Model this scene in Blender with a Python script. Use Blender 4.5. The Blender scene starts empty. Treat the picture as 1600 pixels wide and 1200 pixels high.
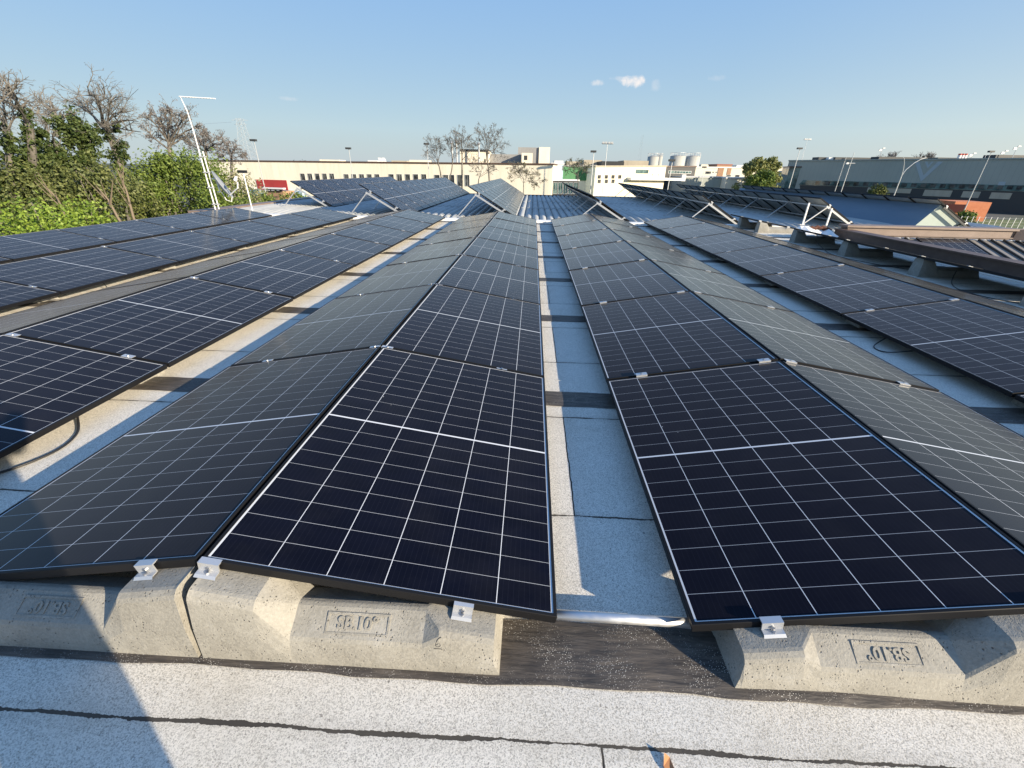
import bpy, math, random
import numpy as np
from mathutils import Vector, Matrix
R = math.radians
S = bpy.context.scene
COL = S.collection
# ------------------------------------------------------------------ camera
CZ = 1.3733
CPITCH, CYAW, CROLL, CF = R(26.953), R(2.133), R(1.108), 656.9075
cd = bpy.data.cameras.new('camera'); cam = bpy.data.objects.new('camera', cd); COL.objects.link(cam)
cd.sensor_width = 36; cd.lens = 36 * CF / 1600; cd.clip_start = 0.02; cd.clip_end = 6000
cam.matrix_world = Matrix.Translation((0, 0, CZ)) @ Matrix.Rotation(CYAW, 4, 'Z') @ Matrix.Rotation(math.pi / 2 - CPITCH, 4, 'X') @ Matrix.Rotation(CROLL, 4, 'Z')
S.camera = cam
# ------------------------------------------------------------------ light
SUN_EL = R(17.5); SUN_AZ = R(123.0)           # azimuth clockwise from +Y
to_sun = Vector((math.sin(SUN_AZ) * math.cos(SUN_EL), math.cos(SUN_AZ) * math.cos(SUN_EL), math.sin(SUN_EL)))
w = bpy.data.worlds.new('World'); S.world = w; w.use_nodes = True
nt = w.node_tree; N = nt.nodes; LK = nt.links
bg = N['Background']; sky = N.new('ShaderNodeTexSky'); sky.sky_type = 'NISHITA'; sky.sun_disc = False
sky.sun_elevation = SUN_EL; sky.sun_rotation = SUN_AZ; sky.altitude = 50; sky.air_density = 1.0; sky.dust_density = 0.15; sky.ozone_density = 3.0
bg.inputs['Strength'].default_value = 0.108
tc = N.new('ShaderNodeTexCoord')
def cam_dir(px, py):
    X, Y = (px - 800) / CF, (py - 600) / CF
    return (cam.matrix_world.to_3x3() @ Vector((X, -Y, -1))).normalized()
sep = N.new('ShaderNodeSeparateColor'); sep.mode = 'HSV'; LK.new(sky.outputs[0], sep.inputs[0])
pw = N.new('ShaderNodeMath'); pw.operation = 'POWER'; pw.inputs[1].default_value = .08; LK.new(sep.outputs[2], pw.inputs[0])
ml = N.new('ShaderNodeMath'); ml.operation = 'MULTIPLY'; ml.inputs[1].default_value = 3.65; LK.new(pw.outputs[0], ml.inputs[0])
st = N.new('ShaderNodeMath'); st.operation = 'MULTIPLY'; st.inputs[1].default_value = 1.04; st.use_clamp = True; LK.new(sep.outputs[1], st.inputs[0])
cmb = N.new('ShaderNodeCombineColor'); cmb.mode = 'HSV'; LK.new(sep.outputs[0], cmb.inputs[0]); LK.new(st.outputs[0], cmb.inputs[1]); LK.new(ml.outputs[0], cmb.inputs[2])
gz = N.new('ShaderNodeSeparateXYZ'); LK.new(tc.outputs['Generated'], gz.inputs[0])
hz = N.new('ShaderNodeMapRange'); hz.inputs['From Min'].default_value = -.02; hz.inputs['From Max'].default_value = .62; hz.inputs['To Min'].default_value = 1; hz.inputs['To Max'].default_value = 0; LK.new(gz.outputs[2], hz.inputs['Value'])
hp = N.new('ShaderNodeMath'); hp.operation = 'POWER'; hp.inputs[1].default_value = 2.6; LK.new(hz.outputs[0], hp.inputs[0])
hm = N.new('ShaderNodeMath'); hm.operation = 'MULTIPLY'; hm.inputs[1].default_value = .93; LK.new(hp.outputs[0], hm.inputs[0])
# the low sky is greyer and warmer on the sun's side
sx = N.new('ShaderNodeVectorMath'); sx.operation = 'DOT_PRODUCT'; sx.inputs[1].default_value = (to_sun.x, to_sun.y, 0); LK.new(tc.outputs['Generated'], sx.inputs[0])
sr = N.new('ShaderNodeMapRange'); sr.inputs['From Min'].default_value = -.2; sr.inputs['From Max'].default_value = .75; LK.new(sx.outputs['Value'], sr.inputs['Value'])
hc = N.new('ShaderNodeMixRGB'); hc.inputs[1].default_value = (2.35, 2.85, 3.35, 1); hc.inputs[2].default_value = (4.25, 4.2, 3.8, 1); LK.new(sr.outputs[0], hc.inputs[0])
hx_ = N.new('ShaderNodeMixRGB'); LK.new(hm.outputs[0], hx_.inputs[0]); LK.new(cmb.outputs[0], hx_.inputs[1]); LK.new(hc.outputs[0], hx_.inputs[2])
last = hx_.outputs[0]
cn = N.new('ShaderNodeTexNoise'); cn.inputs['Scale'].default_value = 38; cn.inputs['Detail'].default_value = 6; cn.inputs['Roughness'].default_value = .62
LK.new(tc.outputs['Generated'], cn.inputs['Vector'])
for (px, py, wx, wy, amt) in ((992, 127, .030, .013, 1.0), (966, 123, .022, .006, .35), (934, 130, .016, .007, .5), (450, 154, .02, .005, .22), (1120, 122, .02, .006, .16), (1024, 132, .014, .012, .22)):
    d = cam_dir(px, py); side = Vector((d.y, -d.x, 0)).normalized(); up = side.cross(d)
    sub = N.new('ShaderNodeVectorMath'); sub.operation = 'SUBTRACT'; sub.inputs[1].default_value = d; LK.new(tc.outputs['Generated'], sub.inputs[0])
    acc = None
    for axis, wd in ((side, wx), (up, wy)):
        dt = N.new('ShaderNodeVectorMath'); dt.operation = 'DOT_PRODUCT'; dt.inputs[1].default_value = axis / wd; LK.new(sub.outputs[0], dt.inputs[0])
        sq = N.new('ShaderNodeMath'); sq.operation = 'POWER'; sq.inputs[1].default_value = 2
        ab = N.new('ShaderNodeMath'); ab.operation = 'ABSOLUTE'; LK.new(dt.outputs['Value'], ab.inputs[0]); LK.new(ab.outputs[0], sq.inputs[0])
        if acc is None: acc = sq.outputs[0]
        else:
            ad = N.new('ShaderNodeMath'); LK.new(acc, ad.inputs[0]); LK.new(sq.outputs[0], ad.inputs[1]); acc = ad.outputs[0]
    nz = N.new('ShaderNodeMath'); nz.operation = 'MULTIPLY_ADD'; nz.inputs[1].default_value = 3.2; nz.inputs[2].default_value = -1.75; LK.new(cn.outputs[0], nz.inputs[0])
    fa = N.new('ShaderNodeMath'); fa.operation = 'SUBTRACT'; fa.inputs[0].default_value = 1.0; LK.new(acc, fa.inputs[1])
    a2 = N.new('ShaderNodeMath'); a2.operation = 'ADD'; LK.new(fa.outputs[0], a2.inputs[0]); LK.new(nz.outputs[0], a2.inputs[1])
    mr = N.new('ShaderNodeMapRange'); mr.interpolation_type = 'SMOOTHSTEP'; mr.inputs['From Min'].default_value = 0; mr.inputs['From Max'].default_value = .95; mr.inputs['To Max'].default_value = amt; LK.new(a2.outputs[0], mr.inputs['Value'])
    mx = N.new('ShaderNodeMixRGB'); mx.inputs[2].default_value = (4.7, 4.5, 4.4, 1); LK.new(mr.outputs[0], mx.inputs[0]); LK.new(last, mx.inputs[1]); last = mx.outputs[0]
LK.new(last, bg.inputs['Color'])
sd = bpy.data.lights.new('sun', 'SUN'); sd.energy = 5.0; sd.angle = R(0.5); sd.color = (1, .86, .66)
sun = bpy.data.objects.new('sun', sd); COL.objects.link(sun); sun.location = (20, -13, 12)
sun.rotation_euler = (-to_sun).to_track_quat('-Z', 'Y').to_euler()
vs = S.view_settings; vs.view_transform = 'Standard'; vs.look = 'None'; vs.exposure = 0.92; vs.gamma = 1; vs.use_curve_mapping = False
try:
    S.cycles.use_denoising = True; S.cycles.max_bounces = 6
except Exception: pass

# ------------------------------------------------------------------ helpers
def P(px, py, Y):
    "world point where the line of sight through a photo pixel crosses the plane at depth Y"
    d = cam_dir(px, py); t = Y / d.y
    return Vector((0, 0, CZ)) + d * t
class MB:
    def __init__(s): s.v = []; s.f = []; s.m = []
    def add(s, vs, fs, mi=0):
        b = len(s.v); s.v += [tuple(v) for v in vs]; s.f += [tuple(i + b for i in f) for f in fs]; s.m += [mi] * len(fs); return s
    def box(s, a, b, mi=0, M=None):
        x0, y0, z0 = a; x1, y1, z1 = b
        vs = [(x0,y0,z0),(x1,y0,z0),(x1,y1,z0),(x0,y1,z0),(x0,y0,z1),(x1,y0,z1),(x1,y1,z1),(x0,y1,z1)]
        if M is not None: vs = [M @ Vector(v) for v in vs]
        return s.add(vs, [(0,3,2,1),(4,5,6,7),(0,1,5,4),(1,2,6,5),(2,3,7,6),(3,0,4,7)], mi)
    def tube(s, pts, rad, n=8, mi=0, caps=True):
        pts = [Vector(p) for p in pts]
        if not isinstance(rad, (list, tuple)): rad = [rad] * len(pts)
        vs = []; fs = []; prev = None
        for i, p in enumerate(pts):
            t = (pts[min(i + 1, len(pts) - 1)] - pts[max(i - 1, 0)]).normalized()
            if prev is None: u = t.orthogonal().normalized()
            else:
                u = prev - t * prev.dot(t)
                u = u.normalized() if u.length > 1e-6 else t.orthogonal().normalized()
            prev = u; v = t.cross(u)
            for k in range(n):
                a = 2 * math.pi * k / n; vs.append(p + (u * math.cos(a) + v * math.sin(a)) * rad[i])
        for i in range(len(pts) - 1):
            for k in range(n):
                fs.append((i*n+k, i*n+(k+1)%n, (i+1)*n+(k+1)%n, (i+1)*n+k))
        if caps: fs.append(tuple(range(n-1, -1, -1))); fs.append(tuple((len(pts)-1)*n + k for k in range(n)))
        return s.add(vs, fs, mi)
    def beam(s, a, b, wd, ht, mi=0, up=(0, 0, 1)):
        a = Vector(a); b = Vector(b); t = (b - a); L = t.length; t.normalize(); upv = Vector(up)
        if abs(t.dot(upv)) > .99: upv = Vector((0, 1, 0))
        x = t.cross(upv).normalized(); z = x.cross(t)
        M = Matrix(((x.x, t.x, z.x, a.x), (x.y, t.y, z.y, a.y), (x.z, t.z, z.z, a.z), (0, 0, 0, 1)))
        return s.box((-wd/2, 0, -ht/2), (wd/2, L, ht/2), mi, M)
    def cyl(s, c, r, h, n=24, mi=0, r2=None):
        return s.tube([c, (c[0], c[1], c[2] + h)], [r, r if r2 is None else r2], n, mi)
    def mesh(s, name, mats, smooth=False):
        me = bpy.data.meshes.new(name); me.from_pydata(s.v, [], s.f)
        for m in (mats if isinstance(mats, (list, tuple)) else [mats]): me.materials.append(m)
        if any(s.m): me.polygons.foreach_set('material_index', s.m)
        if smooth: me.polygons.foreach_set('use_smooth', [True] * len(me.polygons))
        me.update(); return me
    def build(s, name, mats, parent=None, smooth=False, loc=None, M=None):
        return link(name, s.mesh(name, mats, smooth), parent, loc, M)
def link(name, me, parent=None, loc=None, M=None):
    o = bpy.data.objects.new(name, me); COL.objects.link(o)
    if parent is not None: o.parent = parent
    if loc is not None: o.location = loc
    if M is not None: o.matrix_local = M
    return o
def tag(o, label=None, cat=None, group=None, kind=None):
    if label: o['label'] = label
    if cat: o['category'] = cat
    if group: o['group'] = group
    if kind: o['kind'] = kind
    return o
def empty(name, loc, label, cat, group=None, M=None):
    o = bpy.data.objects.new(name, None); COL.objects.link(o); o.empty_display_size = .1
    if M is not None: o.matrix_world = M
    else: o.location = loc
    return tag(o, label, cat, group)
ORD = ['nearest','second','third','fourth','fifth','sixth','seventh','eighth','ninth','tenth','eleventh','twelfth','thirteenth','fourteenth','fifteenth']
# ------------------------------------------------------------------ materials
def mat(name, col=(.5,.5,.5), rough=.6, metal=0, spec=None, ior=None):
    m = bpy.data.materials.new(name); m.use_nodes = True; b = m.node_tree.nodes['Principled BSDF']
    b.inputs['Base Color'].default_value = (*col, 1); b.inputs['Roughness'].default_value = rough; b.inputs['Metallic'].default_value = metal
    if spec is not None: b.inputs['Specular IOR Level'].default_value = spec
    if ior: b.inputs['IOR'].default_value = ior
    return m
class NB:
    def __init__(s, m): s.t = m.node_tree; s.n = s.t.nodes; s.l = s.t.links; s.b = s.n['Principled BSDF']
    def _in(s, sock, v):
        if hasattr(v, 'links') or hasattr(v, 'is_output'): s.l.new(v, sock)
        else: sock.default_value = v
    def m(s, op, a, b=None, c=None, clamp=False):
        n = s.n.new('ShaderNodeMath'); n.operation = op; n.use_clamp = clamp
        for i, v in enumerate((a, b, c)):
            if v is not None: s._in(n.inputs[i], v)
        return n.outputs[0]
    def coord(s, kind='Object'): return s.n.new('ShaderNodeTexCoord').outputs[kind]
    def xyz(s, v):
        n = s.n.new('ShaderNodeSeparateXYZ'); s.l.new(v, n.inputs[0]); return n.outputs
    def scale(s, v, k):
        n = s.n.new('ShaderNodeVectorMath'); n.operation = 'MULTIPLY'; s.l.new(v, n.inputs[0]); n.inputs[1].default_value = k; return n.outputs[0]
    def noise(s, v, sc, det=4, ro=.6):
        n = s.n.new('ShaderNodeTexNoise'); n.inputs['Scale'].default_value = sc; n.inputs['Detail'].default_value = det; n.inputs['Roughness'].default_value = ro
        if v is not None: s.l.new(v, n.inputs['Vector'])
        return n.outputs[0]
    def vor(s, v, sc, feat='F1', out='Distance', rnd=1):
        n = s.n.new('ShaderNodeTexVoronoi'); n.feature = feat; n.inputs['Scale'].default_value = sc; n.inputs['Randomness'].default_value = rnd
        if v is not None: s.l.new(v, n.inputs['Vector'])
        return n.outputs[out]
    def ramp(s, v, lo, hi, a=0, b=1, smooth=False):
        n = s.n.new('ShaderNodeMapRange'); n.clamp = True
        if smooth: n.interpolation_type = 'SMOOTHSTEP'
        s.l.new(v, n.inputs[0])
        for i, x in enumerate((lo, hi, a, b)): n.inputs[i + 1].default_value = x
        return n.outputs[0]
    def mix(s, f, a, b, mode='MIX'):
        n = s.n.new('ShaderNodeMixRGB'); n.blend_type = mode; s._in(n.inputs[0], f)
        for i, v in ((1, a), (2, b)):
            if isinstance(v, tuple): n.inputs[i].default_value = (*v, 1) if len(v) == 3 else v
            else: s.l.new(v, n.inputs[i])
        return n.outputs[0]
    def col(s, v): s.l.new(v, s.b.inputs['Base Color'])
    def rough(s, v): s.l.new(v, s.b.inputs['Roughness'])
    def bump(s, h, strength=.5, dist=.01):
        n = s.n.new('ShaderNodeBump'); n.inputs['Strength'].default_value = strength; n.inputs['Distance'].default_value = dist
        s.l.new(h, n.inputs['Height']); s.l.new(n.outputs[0], s.b.inputs['Normal'])
def island_random(nb): return nb.n.new('ShaderNodeNewGeometry').outputs['Random Per Island']

PW, PL, PT = 1.107, 1.722, .032
# solar glass
M_CELL = mat('solar_cell_glass', (.01, .011, .022), .1, ior=1.19)
b = NB(M_CELL); x, y, z = b.xyz(b.coord())[:3]
hx, hy, mid = .5365, .8455, .0045
px_ = 2 * hx / 6; py_ = (hy - mid) / 9
def dist_line(v, p):
    f = b.m('FRACT', b.m('ADD', b.m('DIVIDE', v, p), .5)); return b.m('MULTIPLY', b.m('ABSOLUTE', b.m('SUBTRACT', f, .5)), p)
ax = b.m('ABSOLUTE', x); ay = b.m('ABSOLUTE', y)
lx = b.m('LESS_THAN', dist_line(b.m('ADD', x, hx), px_), .0013)
ly = b.m('LESS_THAN', dist_line(b.m('SUBTRACT', ay, mid), py_), .0008)
ly = b.m('MULTIPLY', ly, .62)
bx = b.m('MAXIMUM', b.m('GREATER_THAN', ax, hx), b.m('GREATER_THAN', ay, hy)); bm_ = b.m('LESS_THAN', ay, mid)
ln = b.m('MAXIMUM', b.m('MAXIMUM', lx, ly), b.m('MAXIMUM', bx, bm_))
cellv = b.noise(b.scale(b.coord(), (1 / px_, 1 / py_, 1)), .9, 1)
oi = b.n.new('ShaderNodeObjectInfo').outputs['Random']
tone = b.mix(b.ramp(cellv, .3, .7), (.0012, .0017, .0065), (.0022, .0029, .0095))
tone = b.mix(b.m('MULTIPLY', oi, .7), tone, (.0024, .0022, .0075))
dust = b.noise(b.coord(), 3.5, 6, .7)
bus = b.m('LESS_THAN', dist_line(b.m('ADD', x, hx), px_ / 10), .0005); tone = b.mix(b.m('MULTIPLY', bus, .14), tone, (.05, .055, .08))
col = b.mix(ln, tone, (.62, .64, .66)); col = b.mix(b.ramp(dust, .45, .8, 0, .012), col, (.5, .47, .42))
spots = b.ramp(b.vor(b.coord(), 9), .02, .028, 1, 0)
spots = b.m('MULTIPLY', spots, b.m('GREATER_THAN', b.noise(b.coord(), 5, 1), .57))
col = b.mix(b.m('MULTIPLY', spots, .6), col, (.75, .75, .72))
b.col(col); b.rough(b.ramp(dust, .3, .75, .12, .2)); b.b.inputs['Specular IOR Level'].default_value = .5
b.b.inputs['Sheen Weight'].default_value = .04; b.b.inputs['Sheen Roughness'].default_value = .45; b.b.inputs['Sheen Tint'].default_value = (1, .93, .82, 1)
M_FRAME = mat('black_anodised_frame', (.010, .010, .011), .5, .0, .16)
M_BACK = mat('panel_backsheet', (.5, .52, .5), .6)
b = NB(M_BACK); b.col(b.mix(b.ramp(b.noise(b.coord(), 4, 3), .3, .7), (.34, .36, .35), (.48, .5, .48)))
M_ALU = mat('aluminium', (.62, .63, .64), .4, .85)
b = NB(M_ALU); b.rough(b.ramp(b.noise(b.coord(), 30, 4), .3, .7, .4, .6))
M_ALUP = mat('pale_aluminium_profile', (.55, .56, .57), .42, .6)
M_BOLT = mat('steel_bolt', (.5, .5, .5), .35, 1)
# concrete
def concrete(name, c1, c2, pits=True):
    m = mat(name, c1, .88); b = NB(m); v = b.coord()
    big = b.noise(v, 5, 5, .65); fine = b.noise(v, 120, 3, .7)
    c = b.mix(b.ramp(big, .3, .72), c1, c2)
    c = b.mix(b.ramp(fine, .35, .7, 0, .35), c, tuple(min(1, q * 1.5) for q in c2))
    pale = b.ramp(b.noise(v, 9, 6, .7), .56, .72, 0, .5); c = b.mix(pale, c, (.40, .39, .36))
    h = b.m('ADD', b.m('MULTIPLY', fine, .5), b.m('MULTIPLY', big, .5))
    if pits:
        p = b.ramp(b.vor(v, 75), .10, .24, 1, 0); p = b.m('MULTIPLY', p, b.ramp(b.noise(v, 14, 3), .46, .6))
        c = b.mix(b.m('MULTIPLY', p, .85), c, (.07, .06, .05)); h = b.m('SUBTRACT', h, p)
        p2 = b.ramp(b.vor(v, 180), .15, .3, 1, 0); p2 = b.m('MULTIPLY', p2, b.ramp(b.noise(v, 22, 3), .5, .58))
        c = b.mix(b.m('MULTIPLY', p2, .5), c, (.12, .11, .09)); h = b.m('SUBTRACT', h, b.m('MULTIPLY', p2, .6))
    b.col(c); b.bump(h, .55, .006); return m
M_CONC = concrete('ballast_concrete', (.185, .174, .147), (.305, .29, .25))
# mineral membrane
M_MEMB = mat('white_mineral_membrane', (.62, .61, .57), .95)
b = NB(M_MEMB); v = b.coord(); xo, yo, zo = b.xyz(v)[:3]
g1 = b.noise(v, 330, 2, .85); g2 = b.vor(v, 260)
big = b.noise(v, 1.3, 5, .6); mid_n = b.noise(v, 11, 4, .65)
gc = b.n.new('ShaderNodeTexVoronoi'); gc.inputs['Scale'].default_value = 340; b.l.new(v, gc.inputs['Vector']); gsep = b.n.new('ShaderNodeSeparateColor'); b.l.new(gc.outputs['Color'], gsep.inputs[0]); gr = gsep.outputs[0]
c = b.mix(b.ramp(gr, .0, .6), (.40, .375, .325), (.86, .815, .725))
c = b.mix(b.ramp(g1, .36, .62, .35, 0), c, (.30, .285, .25))
c = b.mix(b.ramp(g2, .0, .2, .4, 0), c, (.2, .19, .17))
blk = b.m('MULTIPLY', b.m('LESS_THAN', b.vor(v, 95), .13), b.ramp(b.noise(v, 4, 4), .38, .6, .25, .9)); c = b.mix(blk, c, (.10, .09, .08))
c = b.mix(b.ramp(big, .4, .75, 0, .34), c, (.42, .37, .27))
c = b.mix(b.ramp(b.noise(v, 2.6, 6, .7), .58, .72, 0, .25), c, (.30, .27, .21))
c = b.mix(b.ramp(mid_n, .56, .78, 0, .28), c, (.36, .34, .30))
dk = b.m('GREATER_THAN', b.noise(v, 75, 3), .66); c = b.mix(b.m('MULTIPLY', dk, .55), c, (.06, .055, .05))
# lap seams every 0.845 m along the roof, uneven width
wob = b.m('MULTIPLY', b.m('SUBTRACT', b.noise(b.scale(v, (1, .2, 1)), 2.2, 5, .7), .5), .035)
yy = b.m('ADD', b.m('SUBTRACT', yo, .575), wob)
fr = b.m('MULTIPLY', b.m('SUBTRACT', b.m('FRACT', b.m('ADD', b.m('DIVIDE', yy, .845), .5)), .5), .845)
wd = b.ramp(b.noise(b.scale(v, (1, .1, 1)), 3.1, 4, .7), .35, .68, .0012, .0085)
edge = b.m('MULTIPLY', b.m('SUBTRACT', b.noise(v, 90, 2), .5), .008)
seam = b.m('LESS_THAN', b.m('ADD', b.m('ABSOLUTE', fr), edge), wd)
# butt joints between sheets, each row of sheets offset
row = b.m('FLOOR', b.m('DIVIDE', yy, .845)); off = b.m('MULTIPLY', b.m('FRACT', b.m('MULTIPLY', b.m('SUBTRACT', row, 1.0), .5)), 4.0)
xx = b.m('ADD', b.m('ADD', xo, off), b.m('MULTIPLY', b.m('SUBTRACT', b.noise(v, 6, 3), .5), .02))
fx = b.m('MULTIPLY', b.m('SUBTRACT', b.m('FRACT', b.m('ADD', b.m('DIVIDE', xx, 4.0), .44)), .5), 4.0)
butt = b.m('LESS_THAN', b.m('ABSOLUTE', fx), .0032)
sm = b.m('MAXIMUM', seam, butt); c = b.mix(sm, c, (.028, .025, .023))
stain = b.ramp(b.m('ADD', b.m('ABSOLUTE', fr), b.m('MULTIPLY', b.noise(v, 3, 4), .09)), .035, .085, .22, 0)
c = b.mix(stain, c, (.25, .22, .17))
b.col(c); b.bump(b.m('SUBTRACT', b.m('ADD', b.m('MULTIPLY', g1, .4), b.m('MULTIPLY', gr, .9)), b.m('MULTIPLY', sm, 1.5)), .6, .003)
M_BIT = mat('black_bitumen_strip', (.035, .03, .027), .62)
b = NB(M_BIT); v = b.coord()
c = b.mix(b.ramp(b.noise(b.scale(v, (2, 14, 1)), 3, 6, .7), .35, .7), (.030, .026, .023), (.125, .105, .085))
c = b.mix(b.ramp(b.noise(v, 4, 4), .5, .75, 0, .5), c, (.11, .085, .06))
sp = b.m('MULTIPLY', b.m('LESS_THAN', b.vor(v, 190), .22), b.ramp(b.noise(v, 7, 4), .45, .62))
c = b.mix(sp, c, (.6, .58, .53)); b.col(c); b.bump(b.m('ADD', b.noise(b.scale(v, (1, 6, 1)), 9, 5), b.m('MULTIPLY', sp, .7)), .5, .01)
M_WHITE = mat('white_paint', (.78, .77, .74), .5)
M_CABLE = mat('black_cable', (.015, .015, .016), .5)
def ribbed():
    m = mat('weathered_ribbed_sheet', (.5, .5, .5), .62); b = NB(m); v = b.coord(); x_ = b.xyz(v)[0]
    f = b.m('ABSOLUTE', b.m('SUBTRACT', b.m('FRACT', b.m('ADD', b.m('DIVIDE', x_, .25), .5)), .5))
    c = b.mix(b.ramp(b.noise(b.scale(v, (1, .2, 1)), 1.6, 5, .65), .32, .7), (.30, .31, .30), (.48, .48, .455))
    c = b.mix(b.ramp(b.m('ADD', f, b.m('MULTIPLY', b.noise(v, 5, 3), .08)), .08, .16, .85, 0), c, (.07, .065, .06)); b.col(c); return m  # dirt lines in the valleys, painted dark to deepen the weak rib shading
def metal_sheet(name, c1, c2, rough=.5, sc=2.0, stretch=(1, .15, 1)):
    m = mat(name, c1, rough); b = NB(m); v = b.coord()
    b.col(b.mix(b.ramp(b.noise(b.scale(v, stretch), sc, 5, .65), .32, .7), c1, c2)); return m
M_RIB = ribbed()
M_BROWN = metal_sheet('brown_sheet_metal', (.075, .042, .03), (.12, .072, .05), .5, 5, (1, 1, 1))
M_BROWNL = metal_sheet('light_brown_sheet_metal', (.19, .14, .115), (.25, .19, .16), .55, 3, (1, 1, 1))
M_SEAMR = metal_sheet('grey_brown_roof_sheet', (.20, .185, .165), (.27, .25, .225), .45, 3, (1, 1, 1))
M_DARK = mat('dark_grey_metal', (.035, .038, .04), .55)
M_CREAM = mat('stained_cream_render', (.66, .58, .40), .9)
def wall_mat(name, c1, c2, stain, sc=.35, amount=.55):
    m = mat(name, c1, .9); b = NB(m); v = b.coord()
    st = b.noise(b.scale(v, (1, 1, .12)), sc * 2.2, 5, .7); c = b.mix(b.ramp(st, .42, .75, 0, amount), c1, stain)
    c = b.mix(b.ramp(b.noise(v, sc, 4), .35, .7, 0, .6), c, c2); b.col(c); return m
M_CREAM = wall_mat('stained_cream_render', (.84, .775, .63), (.80, .73, .58), (.50, .44, .33), .35, .5)
M_PALE = wall_mat('pale_plaster', (.78, .72, .58), (.72, .66, .53), (.5, .44, .34), .5, .35)
M_TAN = wall_mat('tan_concrete_wall', (.45, .40, .31), (.38, .34, .27), (.25, .22, .17), .6, .5)
M_GREY = wall_mat('grey_concrete_wall', (.30, .30, .29), (.25, .25, .25), (.18, .18, .17), .6, .5)
M_GREEN = mat('green_cladding', (.035, .16, .055), .55)
b = NB(M_GREEN); b.col(b.mix(b.ramp(b.noise(b.coord(), .8, 3), .35, .7), (.03, .14, .05), (.045, .19, .07)))
M_BLUEW = mat('pale_blue_panel', (.45, .58, .68), .5)
M_RED = wall_mat('red_cladding', (.36, .035, .035), (.28, .03, .03), (.2, .03, .025), .5, .4)
M_BLUEF = mat('blue_hoarding', (.10, .24, .40), .6)
b = NB(M_BLUEF); b.col(b.mix(b.ramp(b.noise(b.coord(), 1.2, 5), .42, .58), (.08, .2, .38), (.42, .52, .6)))
M_BRICK = mat('tan_brick', (.38, .22, .13), .9)
b = NB(M_BRICK); b.col(b.mix(b.ramp(b.noise(b.coord(), 6, 4), .35, .7), (.30, .17, .10), (.45, .28, .17)))
M_ORANGE = mat('orange_render', (.58, .19, .085), .8)
b = NB(M_ORANGE); b.col(b.mix(b.ramp(b.noise(b.coord(), 1, 4), .35, .7), (.54, .17, .075), (.63, .23, .11)))
M_CLAD = mat('grey_green_cladding', (.075, .10, .105), .55)
b = NB(M_CLAD); xx_ = b.xyz(b.coord())
seams = b.m('LESS_THAN', b.m('FRACT', b.m('DIVIDE', xx_[0], 1.0)), .05)
c = b.mix(b.ramp(b.noise(b.coord(), .12, 4), .3, .7), (.30, .325, .29), (.35, .375, .335)); c = b.mix(b.m('MULTIPLY', seams, .3), c, (.1, .12, .12)); b.col(c)
M_CHEV = mat('pale_blue_grey_marking', (.36, .42, .45), .55)
M_GLASS = mat('dark_window_glass', (.02, .025, .03), .06, ior=1.5)
b = NB(M_GLASS); b.col(b.mix(b.ramp(b.noise(b.coord(), .9, 2), .4, .6), (.02, .024, .03), (.10, .105, .10)))
M_TEAL = mat('teal_glass', (.06, .13, .13), .08, ior=1.5)
b = NB(M_TEAL); b.col(b.mix(b.ramp(b.noise(b.coord(), .5, 3), .4, .6), (.025, .06, .065), (.12, .2, .19)))
M_TANK = wall_mat('tank_steel', (.42, .42, .38), (.36, .36, .33), (.28, .27, .24), .5, .5)
M_REDW = mat('red_white_paint', (.5, .06, .04), .5)
b = NB(M_REDW); b.col(b.mix(b.m('GREATER_THAN', b.m('FRACT', b.m('DIVIDE', b.xyz(b.coord())[2], 1.6)), .5), (.42, .06, .04), (.7, .68, .66)))
M_TERRA = mat('terracotta_roof', (.30, .11, .07), .8)
M_GALV = mat('galvanised_steel', (.5, .51, .51), .5, .4)
M_PYL = mat('hazed_lattice_steel', (.40, .44, .47), .6)  # steel paled towards the sky colour in place of distance haze
M_GROUND = mat('ground_mix', (.12, .11, .09), .95)
b = NB(M_GROUND); v = b.coord()
c = b.mix(b.ramp(b.noise(v, .05, 5), .42, .6), (.09, .085, .08), (.07, .10, .035)); b.col(c)
M_GRASS = mat('mown_grass', (.08, .12, .035), .95)
b = NB(M_GRASS); b.col(b.mix(b.ramp(b.noise(b.coord(), .6, 5), .35, .7), (.075, .11, .03), (.15, .17, .06)))
M_SHADESHEET = metal_sheet('shaded_blue_roof_sheet', (.105, .155, .21), (.15, .20, .25), .5, 1.5, (1, .2, 1))  # skylit shade put into the sheet as a blue base colour
M_GABLE = wall_mat('grey_green_gable', (.42, .48, .43), (.37, .43, .385), (.30, .33, .28), .9, .5)
def leaf_mat(name, c1, c2, trans=.25):
    m = mat(name, c1, .6); b = NB(m); r = island_random(b)
    c = b.mix(r, c1, c2); b.col(c)
    try:
        b.b.inputs['Subsurface Weight'].default_value = 0
        t = b.n.new('ShaderNodeBsdfTranslucent'); b.l.new(c, t.inputs[0]); ms = b.n.new('ShaderNodeMixShader'); ms.inputs[0].default_value = trans
        out = b.n['Material Output']; b.l.new(b.b.outputs[0], ms.inputs[1]); b.l.new(t.outputs[0], ms.inputs[2]); b.l.new(ms.outputs[0], out.inputs[0])
    except Exception: pass
    return m
L_IVY = leaf_mat('ivy_leaves', (.035, .065, .014), (.115, .15, .04))
L_GREEN = leaf_mat('fresh_green_leaves', (.075, .125, .018), (.20, .26, .05))
L_BRIGHT = leaf_mat('bright_spring_leaves', (.12, .20, .016), (.27, .36, .055))
L_OLIVE = leaf_mat('olive_brown_leaves', (.075, .10, .028), (.19, .21, .065))
L_SPRING = leaf_mat('yellow_green_leaves', (.13, .15, .04), (.30, .31, .10))
L_BUD = leaf_mat('brown_buds', (.17, .14, .125), (.28, .24, .215))
L_BLOSSOM = leaf_mat('pale_spring_leaves', (.16, .17, .07), (.36, .33, .20))
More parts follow.
